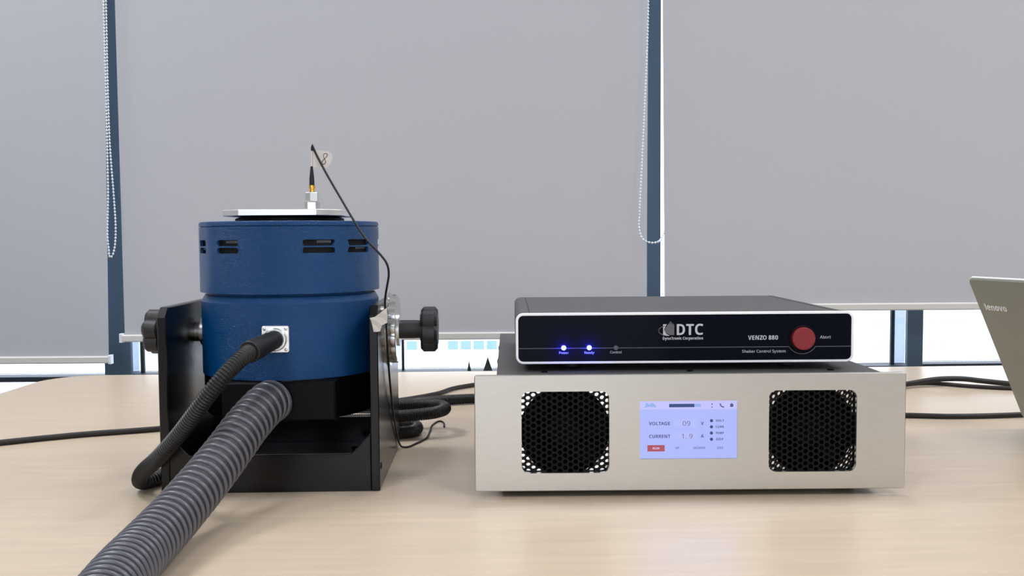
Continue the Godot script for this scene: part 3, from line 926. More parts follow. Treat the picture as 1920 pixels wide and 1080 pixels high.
# ------------------------------------------------------------------ hoses and cables on the table
func hoses() -> void:
	var h := thing("exhaust_hose", "thick grey ribbed hose running from the shaker to the lower left corner", "hose", V(-0.2134, 0.0, -0.8120))
	var o := h.position
	var pts := [V(-0.2175, 0.0838, -0.8262), V(-0.2210, 0.0815, -0.8120), V(-0.2290, 0.0698, -0.7850), V(-0.2360, 0.0547, -0.7530), V(-0.2428, 0.0400, -0.7150), V(-0.2490, 0.0270, -0.6690), V(-0.2510, 0.0200, -0.6170), V(-0.2470, 0.0194, -0.5660), V(-0.2380, 0.0194, -0.5090), V(-0.2200, 0.0194, -0.43)]
	var loc := []
	for q in pts:
		loc.append(q - o)
	var b := MB.new()
	b.tube(loc, 0.0181, 36)
	obj("hose_wall", b, mats["hose_dark"], h)
	var sp := MB.new()
	sp.tube(spiral(loc, 0.0179, 0.0080), 0.0019, 8, 0.0, 0.0, true, 0.004)
	obj("spiral_rib", sp, mats["hose_grey"], h)
	var cu := MB.new()
	var dir: Vector3 = (loc[1] - loc[0]).normalized()
	cu.lathe([Vector2(0, 0), Vector2(0.0196, 0), Vector2(0.0196, 0.003), Vector2(0.018, 0.0035), Vector2(0, 0.0035)], 40, Transform3D(Basis(facing(dir).x, dir, facing(dir).x.cross(dir)), loc[0] + dir * 0.001))
	obj("hose_cuff", cu, mats["hose_grey"], h)

	var c := thing("cable_conduit", "black corrugated cable conduit plugged into the front socket and coiled behind the shaker", "cable conduit", V(-0.2225, 0.0, -0.79))
	o = c.position
	pts = [V(-0.2245, 0.1338, -0.7850), V(-0.2290, 0.1290, -0.7700), V(-0.2400, 0.1160, -0.7570), V(-0.2569, 0.0948, -0.7550), V(-0.2812, 0.0660, -0.7650), V(-0.3056, 0.0421, -0.7800), V(-0.3285, 0.0243, -0.8050), V(-0.3395, 0.0115, -0.8250), V(-0.3395, 0.0074, -0.8360), V(-0.3345, 0.0074, -0.8450), V(-0.3310, 0.0074, -0.8600), V(-0.3330, 0.0074, -0.9000), V(-0.3370, 0.0074, -0.9700), V(-0.3340, 0.0074, -1.0300), V(-0.3050, 0.0074, -1.0850), V(-0.2400, 0.0074, -1.1000), V(-0.1500, 0.0074, -1.0960), V(-0.1220, 0.0074, -1.0880), V(-0.1125, 0.0074, -1.0690), V(-0.1200, 0.0074, -1.0470), V(-0.1500, 0.0074, -1.0380), V(-0.2000, 0.0090, -1.0350), V(-0.2330, 0.0150, -1.0480), V(-0.2400, 0.0225, -1.0700), V(-0.2250, 0.0260, -1.0920), V(-0.1900, 0.0270, -1.0990), V(-0.1200, 0.0285, -1.1040), V(-0.0920, 0.0290, -1.0980), V(-0.0800, 0.0290, -1.0760), V(-0.0900, 0.0285, -1.0540), V(-0.1150, 0.0275, -1.0430), V(-0.1700, 0.0240, -1.0350), V(-0.2600, 0.0240, -1.0450), V(-0.2850, 0.0235, -1.0750), V(-0.2650, 0.0225, -1.1120), V(-0.2200, 0.0180, -1.1450), V(-0.1700, 0.0090, -1.1950), V(-0.1170, 0.0074, -1.2450), V(-0.0500, 0.0074, -1.2660), V(0.0100, 0.0080, -1.2600), V(0.0500, 0.0200, -1.2200), V(0.0600, 0.0400, -1.1640)]
	loc = []
	for q in pts:
		loc.append(q - o)
	b = MB.new()
	b.tube(loc, 0.0073, 14, 0.0026, 0.0010, true, 0.004, 0.9)
	obj("corrugated_tube", b, mats["conduit_black"], c)
	var pl := MB.new()
	var p0 := V(-0.2143, 0.1394, -0.8220) - o
	var p1: Vector3 = loc[0]
	var d2 := (p1 - p0).normalized()
	var fx := facing(d2)
	var L := p0.distance_to(p1)
	pl.lathe([Vector2(0, 0), Vector2(0.0082, 0), Vector2(0.0082, 0.008), Vector2(0.0088, 0.0085), Vector2(0.0088, L - 0.012), Vector2(0.0098, L - 0.011), Vector2(0.0098, L + 0.002), Vector2(0.009, L + 0.003), Vector2(0, L + 0.003)], 24, Transform3D(Basis(fx.x, d2, fx.x.cross(d2)), p0))
	obj("plug", pl, mats["rubber"], c)

	cable("power_cable", "dark power cable lying across the table behind the shaker from the left edge", [Vector3(-0.90, 0.0035, -0.93), Vector3(-0.70, 0.0035, -0.975), Vector3(-0.6012, 0.0035, -1.0027), Vector3(-0.5773, 0.0035, -1.0231), Vector3(-0.5060, 0.0035, -1.0630), Vector3(-0.4208, 0.0035, -1.0964), Vector3(-0.3405, 0.0035, -1.1456), Vector3(-0.2421, 0.0035, -1.2206), Vector3(-0.1569, 0.0035, -1.2799), Vector3(-0.1101, 0.0035, -1.3313), Vector3(-0.0894, 0.0040, -1.3734), Vector3(-0.0611, 0.0035, -1.4075), Vector3(-0.0095, 0.0035, -1.4477), Vector3(0.06, 0.0035, -1.46)], 0.0034)
	cable("mains_cable", "upper thick black cable leaving the amplifier's right side behind the laptop", [Vector3(0.25, 0.03, -1.163), Vector3(0.27, 0.012, -1.20), Vector3(0.34, 0.0048, -1.25), Vector3(0.4919, 0.0046, -1.3167), Vector3(0.5940, 0.0066, -1.3700), Vector3(0.6433, 0.0108, -1.3850), Vector3(0.6800, 0.0115, -1.3850), Vector3(0.7120, 0.0080, -1.3850), Vector3(0.7560, 0.0050, -1.3684), Vector3(0.8200, 0.0046, -1.3467), Vector3(0.95, 0.0046, -1.33), Vector3(1.25, 0.0046, -1.36), Vector3(1.65, 0.0046, -1.40)], 0.0040)
	cable("laptop_cable", "black cable lying under the upper thick one, coming out below it beside the laptop", [Vector3(0.30, 0.0033, -1.245), Vector3(0.4919, 0.0033, -1.3290), Vector3(0.5940, 0.0033, -1.3860), Vector3(0.6340, 0.0033, -1.3960), Vector3(0.6600, 0.0032, -1.3850), Vector3(0.6760, 0.0032, -1.3710), Vector3(0.695, 0.0032, -1.3600), Vector3(0.718, 0.0032, -1.3500), Vector3(0.748, 0.0032, -1.3396), Vector3(0.79, 0.0034, -1.3191), Vector3(0.92, 0.0034, -1.29), Vector3(1.25, 0.0034, -1.30), Vector3(1.65, 0.0034, -1.33)], 0.0031)
	cable("network_cable", "lower dark cable running straight from behind the amplifier to the laptop", [Vector3(0.29, 0.03, -1.164), Vector3(0.325, 0.0100, -1.182), Vector3(0.38, 0.0034, -1.168), Vector3(0.4560, 0.0034, -1.1497), Vector3(0.4943, 0.0034, -1.1448), Vector3(0.5502, 0.0034, -1.1358), Vector3(0.6352, 0.0034, -1.1431), Vector3(0.6987, 0.0034, -1.1620), Vector3(0.85, 0.0036, -1.21), Vector3(1.20, 0.0036, -1.24), Vector3(1.65, 0.0036, -1.22)], 0.0033)

func spiral(pts: Array, r: float, pitch: float) -> Array:
	# points of a helix wound round a smooth line
	var cv := Curve3D.new()
	cv.bake_interval = 0.002
	for i in pts.size():
		var p: Vector3 = pts[i]
		var a: Vector3 = pts[maxi(i - 1, 0)]
		var c: Vector3 = pts[mini(i + 1, pts.size() - 1)]
		var u := (c - a).normalized()
		cv.add_point(p, -u * p.distance_to(a) / 3.0, u * p.distance_to(c) / 3.0)
	var out := []
	var length := cv.get_baked_length()
	var turns := int(length / pitch)
	for i in turns * 20:
		var q := length * i / (turns * 20.0)
		var t := (cv.sample_baked(minf(q + 0.002, length), true) - cv.sample_baked(maxf(q - 0.002, 0.0), true)).normalized()
		var side := t.cross(Vector3.UP).normalized()
		var up := side.cross(t)
		var an := TAU * i / 20.0
		out.append(cv.sample_baked(q, true) + (side * cos(an) + up * sin(an)) * r)
	return out

func cable(called: String, label: String, pts: Array, r: float) -> void:
	var o: Vector3 = V(pts[0].x, 0, pts[0].z)
	var loc := []
	for q in pts:
		loc.append(V(q.x, q.y, q.z) - o)
	var b := MB.new()
	b.tube(loc, r, 12, 0, 0, true, 0.006)
	var m := obj(called, b, mats["cable"])
	m.position = o
	tag(m, label, "cable")

# ------------------------------------------------------------------ power amplifier
func half_plates(b: MB, outer: PackedVector2Array, inset_outer: PackedVector2Array, holes: Array, ys: float, z0: float, z1: float, bev: float) -> void:
	# a plate with holes that all cross the line y = ys, holes sorted by x
	for side in [1.0, -1.0]:
		for cap in [[inset_outer, z1, 1.0], [outer, z0, -1.0]]:
			var o: PackedVector2Array = cap[0]
			var chain := PackedVector2Array()
			var l := INF
			var r := -INF
			for q in o:
				l = minf(l, q.x)
				r = maxf(r, q.x)
			chain.append(Vector2(l, ys))
			for h in holes:
				var up := []
				var hl := INF
				var hr := -INF
				for q in h:
					hl = minf(hl, q.x)
					hr = maxf(hr, q.x)
					if (q.y - ys) * side > 0:
						up.append(q)
				# order along the contour from left to right
				var c := Vector2((hl + hr) / 2, ys)
				up.sort_custom(func(a, d): return (a - c).angle() * side > (d - c).angle() * side)
				chain.append(Vector2(hl, ys))
				for q in up:
					chain.append(q)
				chain.append(Vector2(hr, ys))
			chain.append(Vector2(r, ys))
			var rest := []
			for q in o:
				if (q.y - ys) * side > 0:
					rest.append(q)
			var c2 := Vector2((l + r) / 2, ys)
			rest.sort_custom(func(a, d): return (a - c2).angle() * side < (d - c2).angle() * side)
			for q in rest:
				chain.append(q)
			var idx := Geometry2D.triangulate_polygon(chain)
			for i in range(0, idx.size(), 3):
				var p := [chain[idx[i]], chain[idx[i + 1]], chain[idx[i + 2]]]
				b.tri(Vector3(p[0].x, p[0].y, cap[1]), Vector3(p[1].x, p[1].y, cap[1]), Vector3(p[2].x, p[2].y, cap[1]), Vector3(0, 0, cap[2]))
	var n := outer.size()
	for i in n:
		var j := (i + 1) % n
		var e := outer[j] - outer[i]
		var nn := Vector3(e.y, -e.x, 0)
		b.quad(Vector3(outer[i].x, outer[i].y, z0), Vector3(outer[j].x, outer[j].y, z0), Vector3(outer[j].x, outer[j].y, z1 - bev), Vector3(outer[i].x, outer[i].y, z1 - bev), nn)
		b.quad(Vector3(outer[i].x, outer[i].y, z1 - bev), Vector3(outer[j].x, outer[j].y, z1 - bev), Vector3(inset_outer[j].x, inset_outer[j].y, z1), Vector3(inset_outer[i].x, inset_outer[i].y, z1), nn.normalized() + Vector3(0, 0, 1))
	for h in holes:
		for i in h.size():
			var j: int = (i + 1) % h.size()
			var e: Vector2 = h[j] - h[i]
			b.quad(Vector3(h[i].x, h[i].y, z0), Vector3(h[j].x, h[j].y, z0), Vector3(h[j].x, h[j].y, z1), Vector3(h[i].x, h[i].y, z1), Vector3(-e.y, e.x, 0))

func perforated(w: float, h: float, pitch: float, rad: float, thick: float) -> MB:
	# sheet of hexagonal cells, each with a round hole
	var b := MB.new()
	var cr := pitch / sqrt(3.0)
	var dx := pitch * sqrt(3.0) / 2.0
	var cols := int(w / dx / 2) + 1
	var rows := int(h / pitch / 2) + 1
	for i in range(-cols, cols + 1):
		for j in range(-rows, rows + 1):
			var c := Vector2(i * dx, j * pitch + (pitch / 2 if i % 2 != 0 else 0.0))
			if absf(c.x) > w / 2 + cr * 0.6 or absf(c.y) > h / 2 + pitch * 0.4:
				continue
			for k in 12:
				var a0 := TAU * k / 12
				var a1 := TAU * (k + 1) / 12
				var o0 := c + Vector2.from_angle(a0) * (cr if k % 2 == 0 else pitch / 2)
				var o1 := c + Vector2.from_angle(a1) * (cr if k % 2 == 1 else pitch / 2)
				var i0 := c + Vector2.from_angle(a0) * rad
				var i1 := c + Vector2.from_angle(a1) * rad
				b.quad(Vector3(o0.x, o0.y, 0), Vector3(o1.x, o1.y, 0), Vector3(i1.x, i1.y, 0), Vector3(i0.x, i0.y, 0), Vector3(0, 0, 1))
				b.quad(Vector3(o0.x, o0.y, -thick), Vector3(o1.x, o1.y, -thick), Vector3(i1.x, i1.y, -thick), Vector3(i0.x, i0.y, -thick), Vector3(0, 0, -1))
				var m := c - (i0 + i1) / 2
				b.quad(Vector3(i0.x, i0.y, 0), Vector3(i1.x, i1.y, 0), Vector3(i1.x, i1.y, -thick), Vector3(i0.x, i0.y, -thick), Vector3(m.x, m.y, 0))
	return b

func amplifier() -> void:
	var a := thing("power_amplifier", "wide silver power amplifier with two fan grilles and a small lit screen", "amplifier", V(0.1559, 0, -0.80), 0.0034)
	var w := 0.3792
	var y0 := 0.0060
	var y1 := 0.1090
	var fans := [Vector2(-0.1098, 0.0582), Vector2(0.1078, 0.0578)]
	var sc := Vector2(-0.0014, 0.0596)
	var ow := 0.0772
	var oh := 0.0724
	var outer := MB.rrect(w, y1 - y0, 0.0022, 5, Vector2(0, (y0 + y1) / 2))
	var holes := [MB.rrect(ow, oh, 0.0066, 6, fans[0]), MB.rrect(0.0858, 0.0514, 0.0006, 2, sc), MB.rrect(ow, oh, 0.0066, 6, fans[1])]
	var b := MB.new()
	half_plates(b, outer, MB.inset(outer, 0.0006), holes, 0.0585, -0.004, 0.0, 0.0006)
	obj("front_panel", b, mats["brushed"], a, 25)
	# chassis: a shell with an open front
	var cw := 0.3400
	var cd := 0.357
	var ch := MB.new()
	ch.box(Vector3(0, y1 - 0.0011, -0.004 - cd / 2), Vector3(cw, 0.0015, cd), 0.0005)
	ch.box(Vector3(0, y0 + 0.0015, -0.004 - cd / 2), Vector3(cw, 0.0015, cd), 0.0005)
	for s in [-1, 1]:
		ch.box(Vector3(s * (cw / 2 - 0.0008), (y0 + y1) / 2, -0.004 - cd / 2), Vector3(0.0015, y1 - y0 - 0.004, cd), 0.0004)
	ch.box(Vector3(0, (y0 + y1) / 2, -0.004 - cd + 0.001), Vector3(cw - 0.004, y1 - y0 - 0.004, 0.0015), 0.0004)
	obj("chassis", ch, mats["chassis"], a, 20)
	for s in [[-0.1275, -0.020], [0.0035, -0.020], [0.13, -0.020], [-0.1275, -0.33], [0.13, -0.33]]:
		var p := MB.new()
		p.lathe([Vector2(0.0032, 0), Vector2(0.003, 0.0008), Vector2(0.0018, 0.0014), Vector2(0, 0.0015)], 16, Transform3D(Basis(), Vector3(s[0], y1 - 0.0004, s[1])))
		obj("lid_screw", p, mats["black_metal"], a)
	for s in [-1, 1]:
		for z in [-0.06, -0.18, -0.30]:
			var p := MB.new()
			p.lathe([Vector2(0.0036, 0), Vector2(0.0033, 0.0010), Vector2(0.0018, 0.0017), Vector2(0, 0.0018)], 14, Transform3D(axis_x(s), Vector3(s * cw / 2, y1 - 0.012, z)))
			obj("side_screw", p, mats["black_metal"], a)
	for s in [[-0.145, -0.030], [0.145, -0.030], [-0.145, -0.325], [0.145, -0.325]]:
		var p := MB.new()
		p.lathe([Vector2(0, 0.0), Vector2(0.0085, 0.0), Vector2(0.0095, 0.0012), Vector2(0.0095, y0 + 0.001), Vector2(0, y0 + 0.001)], 24, Transform3D(Basis(), Vector3(s[0], 0, s[1])))
		obj("foot", p, mats["rubber"], a)
	# fans behind perforated sheets
	for f in fans:
		var g := perforated(ow + 0.006, oh + 0.006, 0.0054, 0.00208, 0.001)
		var go := obj("fan_grille", g, mats["grille"], a, 20)
		go.position = Vector3(f.x, f.y, -0.0042)
		var fan := Node3D.new()
		fan.name = "cooling_fan"
		a.add_child(fan, true)
		fan.position = Vector3(f.x, f.y, -0.0072)
		fan.rotation.y = 0.0
		var fr := MB.new()
		var sq := MB.rrect(0.0845, 0.0845, 0.003, 3)
		var hole := MB.ngon(48, 0.0402)
		half_plates(fr, sq, MB.inset(sq, 0.0005), [hole], 0.00001, -0.003, 0.0, 0.0005)
		obj("fan_frame", fr, mats["fan_plate"], fan, 25)
		var tu := MB.new()
		for i in 48:
			var a0 := TAU * i / 48
			var a1 := TAU * (i + 1) / 48
			var q0 := Vector3(cos(a0), sin(a0), 0) * 0.0402
			var q1 := Vector3(cos(a1), sin(a1), 0) * 0.0402
			tu.quad(q0, q1, q1 + Vector3(0, 0, -0.025), q0 + Vector3(0, 0, -0.025), -(q0 + q1))
			tu.tri(q0 + Vector3(0, 0, -0.025), q1 + Vector3(0, 0, -0.025), Vector3(0, 0, -0.025), Vector3(0, 0, 1))
			tu.quad(q0 * 1.02, q1 * 1.02, q1 * 1.02 + Vector3(0, 0, -0.025), q0 * 1.02 + Vector3(0, 0, -0.025), q0 + q1)
		obj("fan_duct", tu, mats["fan_black"], fan)
		var hb := MB.new()
		hb.lathe([Vector2(0, -0.02), Vector2(0.0155, -0.02), Vector2(0.0155, -0.004), Vector2(0.0145, -0.003), Vector2(0, -0.003)], 32, Transform3D(Basis(Vector3(1, 0, 0), Vector3(0, 0, 1), Vector3(0, -1, 0)), Vector3.ZERO))
		obj("fan_hub", hb, mats["fan_black"], fan)
		var blade: ArrayMesh
		for k in 7:
			if k == 0:
				var bl := MB.new()
				var grid := []
				for i in 6:
					var row := []
					for j in 4:
						var rr := 0.0152 + 0.0222 * i / 5.0
						var ang := -0.36 + 0.72 * j / 3.0 + 0.25 * i / 5.0
						row.append(Vector3(cos(ang) * rr, sin(ang) * rr, -0.0045 - 0.012 * j / 3.0))
					grid.append(row)
				for i in 5:
					for j in 3:
						for sd in [1.0, -1.0]:
							var e := Vector3(0, 0, sd * 0.0004)
							bl.quad(grid[i][j] + e, grid[i + 1][j] + e, grid[i + 1][j + 1] + e, grid[i][j + 1] + e, Vector3(0, 0, sd))
				blade = bl.done(40)
			var bo := put("blade", blade, mats["fan_black"], fan)
			bo.rotation.z = TAU * k / 7
	# the touch screen
	var s := Node3D.new()
	s.name = "touch_screen"
	a.add_child(s, true)
	s.position = Vector3(sc.x, sc.y, 0.0)
	s.set_meta("label", "lit pale blue screen showing voltage and current")
	screen(s)

func glow(key: String, c: Color, e: float) -> StandardMaterial3D:
	var m := mat(key, c * 0.25, 0.25)
	m.emission_enabled = true
	m.emission = c
	m.emission_energy_multiplier = e
	return m

func screen(s: Node3D) -> void:
	var W := 0.0855
	var H := 0.0510
	var z := 0.0004
	var rim := MB.new()
	rim.box(Vector3(0, 0, -0.003), Vector3(W + 0.0004, H + 0.0004, 0.003), 0.0002)
	obj("screen_case", rim, mats["print_grey"], s, 20)
	var blue := Color(0.68, 0.73, 1.0)
	var bg := glow("screen_blue", blue, 0.92)
	var head := glow("screen_head", Color(0.76, 0.76, 0.99), 0.95)
	var field := glow("screen_field", Color(0.70, 0.74, 0.98), 0.93)
	var pale := glow("screen_pale", Color(0.86, 0.82, 1.0), 0.85)
	var red := glow("screen_red", Color(0.80, 0.36, 0.42), 0.62)
	var navy := glow("screen_navy", Color(0.22, 0.32, 0.58), 0.65)
	var ink := glow("screen_ink", Color(0.36, 0.38, 0.60), 0.65)
	var faint := glow("screen_faint", Color(0.50, 0.50, 0.74), 0.7)
	var lite := glow("screen_lite", Color(0.62, 0.74, 1.0), 0.8)
	boxed("screen_face", Vector3(0, 0, -0.0011), Vector3(W, H, 0.001), bg, s)
	var at := func(x: float, y: float, k := 0.0) -> Vector3: return Vector3(x - 0.1545, y - 0.0596, -0.0005 + k * 0.0001)
	boxed("header_band", at.call(0.1545, 0.0815), Vector3(W, 0.0074, 0.0002), head, s)
	boxed("title_bar", at.call(0.1484, 0.0812, 1), Vector3(0.0222, 0.0030, 0.0002), navy, s)
	boxed("title_bar", at.call(0.1625, 0.0812, 1), Vector3(0.0056, 0.0028, 0.0002), lite, s)
	# small maker's emblem: two tilted strokes over a swoosh
	var lg := MB.new()
	lg.prism(PackedVector2Array([Vector2(-0.006, -0.0022), Vector2(-0.001, -0.0012), Vector2(0.0055, -0.0018), Vector2(0.0052, -0.0003), Vector2(0.0028, 0.0004), Vector2(0.0024, 0.0022), Vector2(0.0005, 0.0020), Vector2(-0.0004, 0.0006), Vector2(-0.0022, 0.0004), Vector2(-0.0026, 0.0022), Vector2(-0.0042, 0.0018), Vector2(-0.0040, -0.0004)]), 0, 0.0002)
	obj("corner_emblem", lg, lite, s).position = at.call(0.1205, 0.0815, 1)
	for y in [0.0823, 0.0796]:
		var d := MB.new()
		d.prism(MB.ngon(10, 0.0006), 0, 0.0002)
		obj("menu_dot", d, ink, s).position = at.call(0.1750, y, 1)
	var ph := MB.new()
	var hs := []
	for i in 9:
		var an := PI * 0.98 + PI * 0.56 * i / 8
		hs.append(Vector3(cos(an) * 0.0030 + 0.0010, sin(an) * 0.0030 + 0.0012, 0.0001))
	ph.tube(hs, 0.00055, 6, 0, 0, true, 0.0006)
	obj("phone_icon", ph, ink, s).position = at.call(0.1842, 0.0814, 1)
	var hm := MB.new()
	hm.prism(PackedVector2Array([Vector2(-0.0013, -0.0016), Vector2(-0.0005, -0.0016), Vector2(-0.0005, -0.0004), Vector2(0.0005, -0.0004), Vector2(0.0005, -0.0016), Vector2(0.0013, -0.0016), Vector2(0.0013, 0.0002), Vector2(0.0016, 0.0004), Vector2(0, 0.0019), Vector2(-0.0016, 0.0004), Vector2(-0.0013, 0.0002)]), 0, 0.0002)
	obj("home_icon", hm, ink, s).position = at.call(0.1922, 0.0813, 1)
	word("voltage_text", "VOLTAGE", 0.0030, at.call(0.1290, 0.0654, 1), ink, s, true, 0.0186)
	word("current_text", "CURRENT", 0.0030, at.call(0.1290, 0.0540, 1), ink, s, true, 0.0186)
	for y in [0.0655, 0.0541]:
		boxed("value_field", at.call(0.1524, y, 0), Vector3(0.0205, 0.0072, 0.0002), field, s)
	word("voltage_value", "09", 0.0040, at.call(0.1528, 0.0652, 2), faint, s, false, 0.0066)
	word("current_value", "1. 9", 0.0040, at.call(0.1532, 0.0538, 2), faint, s, false, 0.0094)
	word("volt_sign", "V", 0.0030, at.call(0.1666, 0.0653, 1), ink, s, true)
	word("ampere_sign", "A", 0.0030, at.call(0.1666, 0.0540, 1), ink, s, true)
	var names := ["VOLT", "CURR", "TEMP", "DISP"]
	for i in 4:
		var y: float = 0.0676 - 0.0055 * i
		var d := MB.new()
		d.prism(MB.ngon(16, 0.0014), 0, 0.0002)
		obj("status_dot", d, navy, s).position = at.call(0.1746, y, 1)
		word("status_text", names[i], 0.0020, at.call(0.1819, y, 1), ink, s, true, 0.0074 if i < 3 else 0.0062)
	boxed("red_button", at.call(0.1258, 0.0434, 1), Vector3(0.0152, 0.0056, 0.0002), red, s)
	word("button_text", "RUN", 0.0018, at.call(0.1258, 0.0434, 3), pale, s, true, 0.0058)
	word("button_text", "UP", 0.0020, at.call(0.1446, 0.0436, 1), faint, s, true)
	word("button_text", "DOWN", 0.0020, at.call(0.1640, 0.0435, 1), faint, s, true, 0.0100)
	word("button_text", "ESC", 0.0020, at.call(0.1826, 0.0434, 1), faint, s, true, 0.0052)
	var al := AreaLight3D.new()
	al.name = "screen_light"
	al.area_size = Vector2(W, H)
	al.light_energy = 0.0012
	al.light_color = Color(0.72, 0.76, 1.0)
	al.area_range = 8.0
	al.area_attenuation = 2.0
	al.shadow_enabled = true
	s.add_child(al)
	al.position = Vector3(0, 0, 0.003)
	al.rotation.y = PI

# ------------------------------------------------------------------ vibration controller
func controller() -> void:
	var c := thing("vibration_controller", "slim black vibration controller with a red button, stacked on the silver amplifier", "controller", V(0.1553, 0.1090, -0.823), 0.0038)
	var w := 0.3044
	var y0 := 0.0066
	var h := 0.0460
	var r := 0.0068
	var mid := Vector2(0, y0 + h / 2)
	# enclosure, rounded like the bezel and a hair smaller
	var e := MB.new()
	e.prism(MB.rrect(w - 0.001, h - 0.001, r, 6, mid), -0.2353, -0.003, 0.0015)
	obj("enclosure", e, mats["chassis"], c, 30)
	var sm := MB.new()
	for q in [-0.1395, 0.1395]:
		sm.box(Vector3(q, y0 + h - 0.0004, -0.118), Vector3(0.0005, 0.0003, 0.22))
	obj("lid_seam", sm, mats["void"], c, 20)
	# bezel ring
	var bz := MB.new()
	var o := MB.rrect(w, h, r, 6, mid)
	var inn := MB.rrect(w - 0.0044, h - 0.0044, r - 0.0022, 6, mid)
	var o2 := MB.inset(o, 0.0005)
	for i in o.size():
		var j := (i + 1) % o.size()
		var f := func(p: Vector2, z: float) -> Vector3: return Vector3(p.x, p.y, z)
		var ed := o[j] - o[i]
		var n := Vector3(ed.y, -ed.x, 0)
		bz.quad(f.call(o[i], -0.003), f.call(o[j], -0.003), f.call(o[j], -0.0005), f.call(o[i], -0.0005), n)
		bz.quad(f.call(o[i], -0.0005), f.call(o[j], -0.0005), f.call(o2[j], 0.0), f.call(o2[i], 0.0), n.normalized() + Vector3(0, 0, 1))
		bz.quad(f.call(o2[i], 0.0), f.call(o2[j], 0.0), f.call(inn[j], 0.0), f.call(inn[i], 0.0), Vector3(0, 0, 1))
		bz.quad(f.call(inn[i], 0.0), f.call(inn[j], 0.0), f.call(inn[j], -0.002), f.call(inn[i], -0.002), -n)
	obj("bezel", bz, mats["bezel"], c, 25)
	var fp := MB.new()
	fp.prism(MB.rrect(w - 0.0042, h - 0.0042, r - 0.0021, 6, mid), -0.003, -0.0006)
	obj("front_panel", fp, mats["panel_glass"], c, 20)
	for s in [[-0.1, -0.03], [0.1, -0.03], [-0.1, -0.205], [0.1, -0.205]]:
		var p := MB.new()
		p.lathe([Vector2(0, 0.0), Vector2(0.0075, 0.0), Vector2(0.0085, 0.001), Vector2(0.0085, y0 + 0.001), Vector2(0, y0 + 0.001)], 24, Transform3D(Basis(), Vector3(s[0], 0, s[1])))
		obj("foot", p, mats["rubber"], c)
	# coordinates measured on the panel: x, y relative to the table, shifted to this thing
	var at := func(x: float, y: float, k := 0.0) -> Vector3: return Vector3(x - 0.1553, y - 0.1090, -0.0005 + k * 0.0001)
	var bc := Vector2(0.2612, 0.1372)
	var ly := 0.1297
	var rr := 0.0141
	var half := sqrt(rr * rr - (bc.y - ly) * (bc.y - ly))
	var g: Material = mats["print_grey"]
	var ln := MB.new()
	var strip := func(x0: float, x1: float) -> void:
		ln.box(at.call((x0 + x1) / 2, ly), Vector3(x1 - x0, 0.0007, 0.0002))
	strip.call(0.0056, 0.0440)
	strip.call(0.0484, 0.0670)
	strip.call(0.0714, 0.0913)
	strip.call(0.0951, bc.x - half)
	strip.call(bc.x + half, 0.3050)
	var a0 := atan2(ly - bc.y, -half)
	for i in 20:
		var t0 := a0 + (-PI - 2.0 * a0 + 0.0) * i / 20.0
		var t1 := a0 + (-PI - 2.0 * a0 + 0.0) * (i + 1) / 20.0
		t0 = -PI - a0 + (PI + 2.0 * a0) * (1.0 - i / 20.0) if false else lerpf(-PI - a0 if a0 > -PI / 2 else a0, -PI - a0 if a0 < -PI / 2 else a0, i / 20.0)
		t1 = lerpf(-PI - a0 if a0 > -PI / 2 else a0, -PI - a0 if a0 < -PI / 2 else a0, (i + 1) / 20.0)
		var p := [Vector2.from_angle(t0) * (rr - 0.00035), Vector2.from_angle(t1) * (rr - 0.00035), Vector2.from_angle(t1) * (rr + 0.00035), Vector2.from_angle(t0) * (rr + 0.00035)]
		var q := []
		for v in p:
			q.append(at.call(bc.x + v.x, bc.y + v.y, 1))
		ln.quad(q[0], q[1], q[2], q[3], Vector3(0, 0, 1))
	obj("guide_line", ln, g, c, 20)
	# abort button with a dark collar
	var bt := Node3D.new()
	bt.name = "abort_button"
	c.add_child(bt, true)
	bt.position = at.call(bc.x, bc.y)
	bt.set_meta("label", "round red push button")
	var turn := Transform3D(Basis(Vector3(1, 0, 0), Vector3(0, 0, 1), Vector3(0, -1, 0)), Vector3.ZERO)
	var co := MB.new()
	co.lathe([Vector2(0.0122, 0.0), Vector2(0.0120, 0.0014), Vector2(0.0112, 0.0018), Vector2(0.0108, 0.0008), Vector2(0, 0.0008)], 40, turn)
	obj("collar", co, mats["black_metal"], bt)
	var cp := MB.new()
	cp.lathe([Vector2(0.0104, 0.0006), Vector2(0.0104, 0.0042), Vector2(0.0100, 0.0050), Vector2(0.0090, 0.0054), Vector2(0.0060, 0.0052), Vector2(0, 0.0050)], 40, turn)
	obj("button_cap", cp, mats["abort_red"], bt)
	# indicator lamps
	for i in 3:
		var x: float = [0.0462, 0.0692, 0.0932][i]
		if i < 2:
			var lm := MB.new()
			lm.lathe([Vector2(0.0023, 0.0), Vector2(0.0022, 0.0009), Vector2(0.0013, 0.0016), Vector2(0, 0.0018)], 18, turn)
			var o3 := obj("indicator_lamp", lm, glow("led_blue", Color(0.62, 0.68, 1.0), 2.6), c)
			o3.position = at.call(x, 0.1301)
			o3.set_meta("label", "lit blue indicator lamp")
			var om := AreaLight3D.new()
			om.name = "indicator_light"
			om.area_size = Vector2(0.004, 0.004)
			om.light_color = Color(0.12, 0.14, 1.0)
			om.light_energy = 0.0010
			om.area_range = 3.0
			om.area_attenuation = 2.0
			om.shadow_enabled = true
			c.add_child(om)
			om.position = at.call(x, 0.1301) + Vector3(0, 0, 0.007)
		else:
			var lm := MB.new()
			lm.lathe([Vector2(0.0021, 0.0), Vector2(0.0020, 0.0007), Vector2(0.0014, 0.0007), Vector2(0.0012, 0.0003), Vector2(0.0006, 0.0007), Vector2(0, 0.0008)], 18, turn)
			var o3 := obj("indicator_lamp", lm, mats["print_mid"], c)
			o3.position = at.call(x, 0.1299)
			o3.set_meta("label", "unlit grey indicator lamp")
